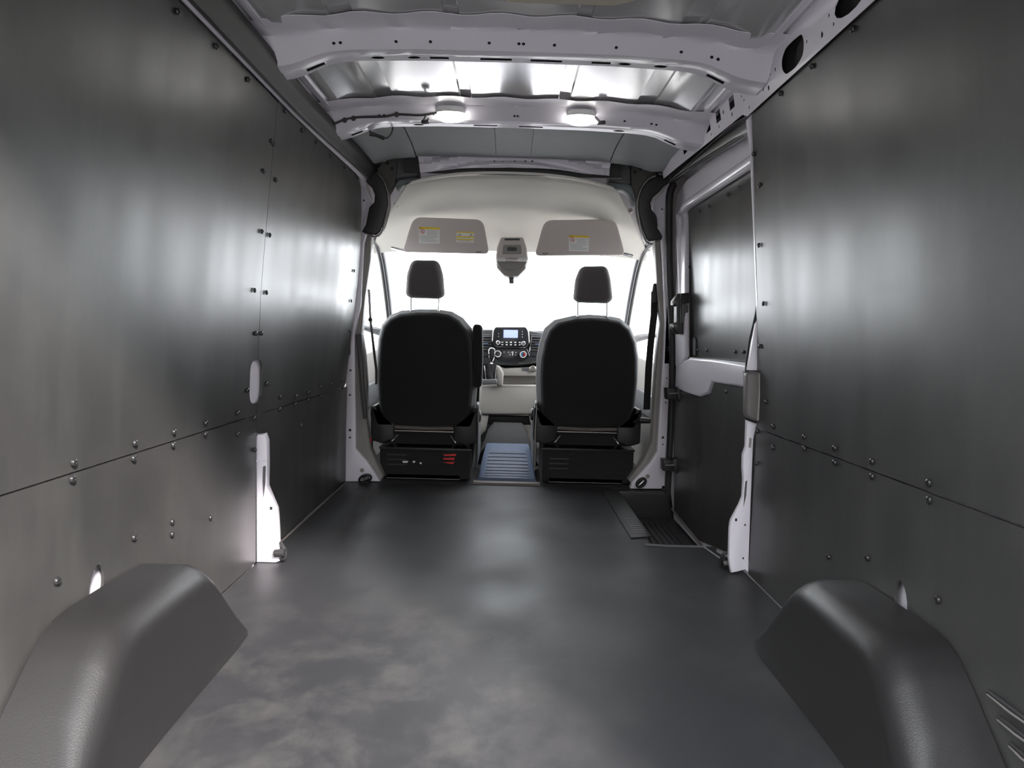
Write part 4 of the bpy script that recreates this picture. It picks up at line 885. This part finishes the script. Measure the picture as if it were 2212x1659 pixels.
ofr('switch', [(1096, 534), (1116, 534), (1116, 541.5), (1096, 541.5)], 4.073, .02, 'dash', .002, rd=.004)
for x in (1082, 1128): ofr('map_lamp_lens', [(x - 10, 557), (x + 9, 557), (x + 10, 564), (x - 8, 564)], 4.074, .02, 'label', .003, rd=.004)
mr = thing('sensor_housing', PY(1105, 610, 4.30), 'grey wedge-shaped mirror mount hanging from the overhead console', 'mirror mount')
ofr('housing', [(1071, 560), (1139, 560), (1136, 580), (1120, 596), (1108, 597), (1098, 597), (1088, 594), (1073, 578)], 4.16, .20, 'trim', .010, mr, .004)
ofr('stem', [(1099, 594), (1110, 594), (1110, 612), (1100, 612)], 4.22, .03, 'trimd', .004, mr, .002)
bm = NB(); tube(bm, spline([PY(1074, 564, 4.15), PY(1082, 578, 4.15), PY(1105, 584, 4.15), PY(1128, 578, 4.15), PY(1138, 564, 4.15)], 4), .004, 6); link('rim_edge', bm, 'trim', mr, smooth=60)

# ================================================================== SLIDING DOOR (right)
XD = .915
def DX(pix, x): return [Vector((p.y, p.z)) for p in (PX(a, b, x) for a, b in pix)]
sdr = empty('door_3', (XD, 3.2, -.14)); struct(sdr, 'white sliding side door with black liner inserts')
bm = sheet(rect(2.38, 3.98, -.20, 1.80), [], lambda u, v: Vector((.985 - .05 * sm((v - .8) / 1.0), u, v)), .004, [], [.6, 1.0, 1.3, 1.6], (1, 0, 0)); link('outer_skin', bm, 'white', sdr, smooth=40)
def dxx(v): return -.035 * sm((v - .6) / 1.1)
win = rpoly(DX([(1487, 775), (1486, 470), (1500, 452), (1660, 352), (1660, 790), (1500, 776)], .93), [.03, 0, .06, .02, .02, .03], 5)
ys = [p.x for p in win]
outer = [(2.40, -.13), (3.66, -.13), (3.80, .05), (3.83, 1.45), (3.76, 1.60), (3.60, 1.635), (2.40, 1.625)]
win = [Vector((max(2.44, p.x), p.y)) for p in win]
bm = sheet(outer, [win], lambda u, v: Vector((XD + dxx(v), u, v)), .022, frange(2.4, 3.83, 8), [.2, .6, .8, 1.0, 1.2, 1.4, 1.55], (1, 0, 0))
es = None; link('inner_frame', bm, 'white', sdr, smooth=35)
# rounded shoulders around the window opening
loop = [Vector((XD + .004 + dxx(p.y), p.x, p.y)) for p in inset(win, -.02)]
bm = NB(); tube(bm, loop, .020, 8, closed=True); link('window_reveal', bm, 'white', sdr, smooth=60)
# belt band with a bulge
bb = DX([(1462, 790), (1492, 772), (1540, 776), (1660, 790), (1660, 855), (1612, 838), (1540, 826), (1532, 850), (1512, 858), (1480, 848), (1460, 838)], .90)
bb = [Vector((max(2.42, p.x), p.y)) for p in bb]
bm = NB(); slab(bm, bb, 'x', .893, XD + .012, .014, 3); link('belt_band', bm, 'white', sdr, smooth=50)
# door-side upright beside the front seal
bm = NB(); slab(bm, DX([(1462, 430), (1478, 415), (1484, 470), (1484, 770), (1470, 800), (1463, 790)], .905), 'x', .893, XD + .004, .008, 3); link('front_upright', bm, 'white', sdr, smooth=50)
def dpanel(pix, x, label, bolts, clampy=2.43):
    P = [Vector((max(clampy, p.x), p.y)) for p in DX(pix, x)]
    Q = []
    for p in P:
        if not Q or (p - Q[-1]).length > 1e-4: Q.append(p)
    bm = NB(); bm = sheet(Q, [], lambda u, v: Vector((x + dxx(v) * .8, u, v)), .005, [], [.6, .9, 1.1, 1.3], (1, 0, 0))
    o = tag(link('liner_panel', bm, 'panel', smooth=30), label, 'wall panel', 'black liner panels screwed to the van sides')
    for b in bolts:
        p = PX(*b, x + dxx(PX(*b, x).z) * .8); bolt(o, p + Vector((-.003, 0, 0)), 1, .9)
    return o
up = dpanel([(1490, 772), (1489, 475), (1500, 457), (1660, 358), (1660, 786), (1520, 775)], .937, 'black liner panel filling the upper window of the sliding door',
       [(1513, 458), (1533, 445), (1574, 421), (1599, 405), (1490, 577), (1509, 757), (1528, 757), (1590, 760), (1608, 760)])
bm = NB(); slab(bm, rpoly(DX([(1498, 732), (1502, 727), (1504, 732), (1504, 768), (1498, 768)], .93), .004), 'x', .926, .9345); link('finger_slot', bm, 'seal', up)
dpanel([(1456, 1108), (1454, 838), (1480, 848), (1512, 858), (1532, 850), (1540, 826), (1612, 838), (1680, 850), (1680, 1260), (1575, 1195), (1507, 1166)], .907, 'black liner panel on the lower half of the sliding door',
       [(1482, 838), (1533, 845), (1571, 846)])
# body sill edge under the door
bm = NB(); tube(bm, [PX(1452, 1100, .905), PX(1505, 1166, .905), PX(1560, 1235, .905)], .007, 6); struct(link('trim_18', bm, 'strip', smooth=60), 'pale sill edge under the sliding door')
# black door seal on the pillar
bm = NB(); tube(bm, spline([PY(1455, 398, 3.77), PY(1447, 420, 3.77), PY(1445, 470, 3.77), PY(1446, 600, 3.77), PY(1452, 720, 3.77), PY(1452, 850, 3.77), PY(1446, 1000, 3.77), PY(1441, 1110, 3.77)], 5), .020, 8)
ds = thing('door_seal', (.9, 3.77, -.13), 'long black rubber seal on the pillar at the front of the sliding door', 'seal')
link('seal_tube', bm, 'seal', ds, smooth=60)
bm = NB(); tube(bm, spline([Vector((.838, 2.47, 1.590)), Vector((.845, 2.75, 1.617)), Vector((.842, 3.2, 1.650)), Vector((.838, 3.72, 1.682))], 5), .028, 10, sx=1.0)
ts = tag(link('door_seal', bm, 'greyseal', smooth=60), 'grey rubber seal along the top of the sliding door opening', 'seal')
bm = NB(); tube(bm, spline([Vector((.830, 2.46, 1.575)), Vector((.835, 2.75, 1.596)), Vector((.832, 3.2, 1.628)), Vector((.83, 3.72, 1.660))], 5), .010, 6); link('seal_lip', bm, 'seal', ts, smooth=60)
bm = NB(); tube(bm, spline([PY(1642, 640, 2.46), PY(1636, 680, 2.46), PY(1622, 740, 2.46), PY(1615, 800, 2.46), PY(1613, 900, 2.46)], 5), .010, 8)
tag(link('door_seal', bm, 'seal', smooth=60), 'short black rubber seal beside the grey cap at the rear of the sliding door', 'seal')
# latch bracket and hinge rollers
lb = thing('door_bracket', PY(1470, 720, 3.55), 'tall black plastic bracket on the front edge of the sliding door', 'bracket', 'sliding door brackets')
bm = NB(); slab(bm, ptrace([(1455, 650), (1466, 634), (1489, 632), (1490, 722), (1464, 722), (1453, 708), (1453, 700), (1462, 696), (1462, 662), (1455, 658)], 3.55), 'y', 3.55, 3.62, .006, 2); link('bracket_body', bm, 'plastic', lb, smooth=50)
bm = NB(); slab(bm, ptrace([(1473, 657), (1487, 657), (1487, 698), (1472, 698)], 3.545), 'y', 3.542, 3.56, .004, 2); link('bracket_face', bm, 'trimd', lb, smooth=50)
bm = NB(); tube(bm, [PY(1471, 634, 3.545), PY(1471, 720, 3.545)], .004, 6); link('rib', bm, 'trimd', lb, smooth=60)
for px, py in ((1453, 653), (1453, 704)):
    bm = NB(); tube(bm, [PY(px, py, 3.545), PY(px + 8, py, 3.555)], .008, 8); link('pin', bm, 'trim', lb, smooth=60)
for (cx_, cy_, lab) in ((1458, 852, 'upper dark steel guide bracket on the sliding door front edge'), (1450, 1007, 'lower dark steel guide bracket on the sliding door front edge')):
    hb = thing('door_bracket', PY(cx_, cy_ + 15, 3.70), lab, 'bracket', 'sliding door brackets')
    bm = NB(); slab(bm, ptrace([(cx_ - 17, cy_ - 13), (cx_ + 8, cy_ - 12), (cx_ + 10, cy_ + 12), (cx_ - 16, cy_ + 11)], 3.62), 'y', 3.62, 3.70, .004, 2); link('bracket_body', bm, 'plastic', hb, smooth=50)
    bm = NB(); slab(bm, ptrace([(cx_ + 4, cy_ - 15), (cx_ + 14, cy_ - 17), (cx_ + 20, cy_ - 6), (cx_ + 20, cy_ + 12), (cx_ + 12, cy_ + 17), (cx_ + 6, cy_ + 10)], 3.61), 'y', 3.61, 3.66, .005, 2); link('roller_housing', bm, 'plastic', hb, smooth=50)
    bm = NB(); tube(bm, [PY(cx_ - 14, cy_ - 2, 3.613), PY(cx_ + 6, cy_ - 2, 3.613)], .006, 8); link('roller', bm, 'steel', hb, smooth=60)
# grey handle cap at the rear edge of the door opening
hc = thing('latch_cover', PY(1632, 912, 2.40), 'grey rounded plastic cover on the post behind the sliding door', 'latch cover')
P = rpoly(ptrace([(1613, 808), (1622, 802), (1646, 804), (1652, 822), (1654, 880), (1650, 905), (1640, 912), (1618, 905), (1612, 895)], 2.385), .008, 3)
bm = NB(); slab(bm, P, 'y', 2.385, 2.43, .012, 3); link('cover_shell', bm, 'handle', hc, smooth=60)
P = rpoly(ptrace([(1611, 800), (1648, 801), (1656, 822), (1659, 880), (1654, 915), (1640, 917), (1614, 908)], 2.405), .008, 3)
bm = NB(); slab(bm, P, 'y', 2.408, 2.44, .006, 2); link('rubber_rim', bm, 'seal', hc, smooth=50)
bm = NB(); tube(bm, spline([PY(1640, 806, 2.386), PY(1641, 850, 2.384), PY(1637, 908, 2.386)], 4), .004, 6); link('shell_seam', bm, 'trim', hc, smooth=60)

# ================================================================== LAMPS AND CABLE ON THE FRONT BOW
def lamp(px, py, label):
    c = PY(px, py + 2, 2.905); t = thing('roof_lamp', (c.x, c.y, c.z), label, 'lamp', 'round roof lamps')
    bm = NB(); lathe(bm, [(.060, .034), (.064, .020), (.060, .012)], c, (0, -.15, 1), 20); link('lamp_base', bm, 'label', t, smooth=40)
    bm = NB(); lathe(bm, [(.058, .014), (.054, -.004), (.038, -.018), (.010, -.023)], c, (0, -.15, 1), 20); link('lamp_lens', bm, 'lamp', t, smooth=60)
    return t
lamp(974, 250, 'lit round roof lamp on the front bow, left one')
lamp(1254, 257, 'lit round roof lamp on the front bow, right one')
cb = thing('wiring_loom', (-.3, 2.88, 1.66), 'black cable clipped along the front roof bow between the lamps', 'cable')
def bowp(px, py): return PY(px, py, 2.888)
path = [(722, 268), (745, 258), (775, 253), (830, 252), (858, 247), (900, 249), (925, 247), (960, 240), (985, 234), (1020, 232), (1062, 235), (1110, 238), (1163, 239), (1200, 241), (1240, 243), (1272, 247), (1288, 256), (1296, 264)]
bm = NB(); tube(bm, spline([bowp(*p) for p in path], 4), .0045, 6); link('cable', bm, 'cable', cb, smooth=60)
for p in [(857, 247), (1062, 234), (1163, 237), (745, 259), (764, 255)]:
    q = bowp(*p); bm = NB(); lathe(bm, [(.010, -.008), (.010, .004), (.006, .008)], q, (0, 1, 0.6), 10); link('clip', bm, 'plastic', cb, smooth=50)
for a in ((918, 262), (1299, 264)):
    q = bowp(*a); bm = NB(); slab(bm, rpoly([(q.x - .016, q.z - .008), (q.x + .018, q.z - .006), (q.x + .016, q.z + .008), (q.x - .014, q.z + .006)], .004), 'y', 2.885, 2.905, .003, 2); link('plug', bm, 'plastic', cb, smooth=50)
bm = NB(); tube(bm, spline([bowp(921, 248), bowp(916, 258), bowp(915, 264), bowp(921, 265), bowp(926, 256)], 4), .004, 6); link('cable_loop', bm, 'cable', cb, smooth=60)
dg = thing('loose_lead', (-.6, 3.0, 1.62), 'loose black lead with plug dangling from the front bow near the left rail', 'cable')
D = lambda px, py: PY(px, py, 3.02)
bm = NB(); tube(bm, spline([D(783, 273), D(795, 280), D(803, 289)], 5), .0035, 6); link('lead', bm, 'cable', dg, smooth=60)
bm = NB(); tube(bm, spline([D(848, 265), D(848, 280), D(843, 292), D(833, 299), D(822, 296), D(808, 290)], 5), .0035, 6); link('lead', bm, 'cable', dg, smooth=60)
bm = NB(); tube(bm, [D(799, 289), D(812, 292)], [.010, .008], 8); link('plug', bm, 'plastic', dg, smooth=60)
bm = NB(); tube(bm, [D(812, 292), D(830, 299)], [.007, .009], 8); link('plug', bm, 'plastic', dg, smooth=60)

# ================================================================== TIE-DOWN RINGS
def ring(px, py, y, rx, rz, tilt, label, bar=False, m='plastic'):
    c = PY(px, py, y); t = thing('tie_down_ring', (c.x, y, max(.0, c.z - rz - .01)), label, 'tie-down', 'cargo tie-down rings')
    pts = []
    for k in range(20):
        a = 2 * math.pi * k / 20; pts.append(c + Vector((rx * math.cos(a) * math.cos(tilt) - rz * math.sin(a) * math.sin(tilt), -.012 * math.sin(a) - .012, rx * math.cos(a) * math.sin(tilt) + rz * math.sin(a) * math.cos(tilt))))
    bm = NB(); tube(bm, pts, .006, 8, closed=True); link('ring', bm, m, t, smooth=60)
    bm = NB(); lathe(bm, [(min(rx, rz) * .85, .0), (min(rx, rz) * .85, -.012), (min(rx, rz) * .6, -.02)], c + Vector((0, .012, 0)), (0, 1, 0), 14); link('base_plate', bm, 'plastic', t, smooth=40)
    bm = NB(); tube(bm, [c + Vector((-rx * .5 * math.cos(tilt), -.016, -rx * .5 * math.sin(tilt))), c + Vector((rx * .6 * math.cos(tilt), -.018, rx * .6 * math.sin(tilt)))], .009, 8); link('bar', bm, 'chrome' if bar else 'handle', t, smooth=60)
    return t
ring(790, 1033, 3.79, .034, .022, .45, 'black tie-down ring at the foot of the left front pillar')
ring(1384, 1042, 3.79, .030, .024, .8, 'tie-down ring with bright bar at the foot of the right front pillar', True)
ring(1566, 1213, 2.50, .020, .042, .15, 'black tie-down ring at the foot of the right white post')
lt = thing('tie_down_ring', PY(607, 1215, 2.43), 'dark tie-down with short steel pin at the foot of the left white post', 'tie-down', 'cargo tie-down rings')
bm = NB(); tube(bm, [PY(594, 1195, 2.415), PY(616, 1194, 2.41)], .014, 12); link('pin', bm, 'plastic', lt, smooth=50)
bm = NB(); tube(bm, spline([PY(606, 1172, 2.44), PY(611, 1180, 2.43), PY(616, 1192, 2.42), PY(615, 1206, 2.42), PY(608, 1208, 2.43)], 4), .007, 8); link('ring', bm, 'plastic', lt, smooth=60)
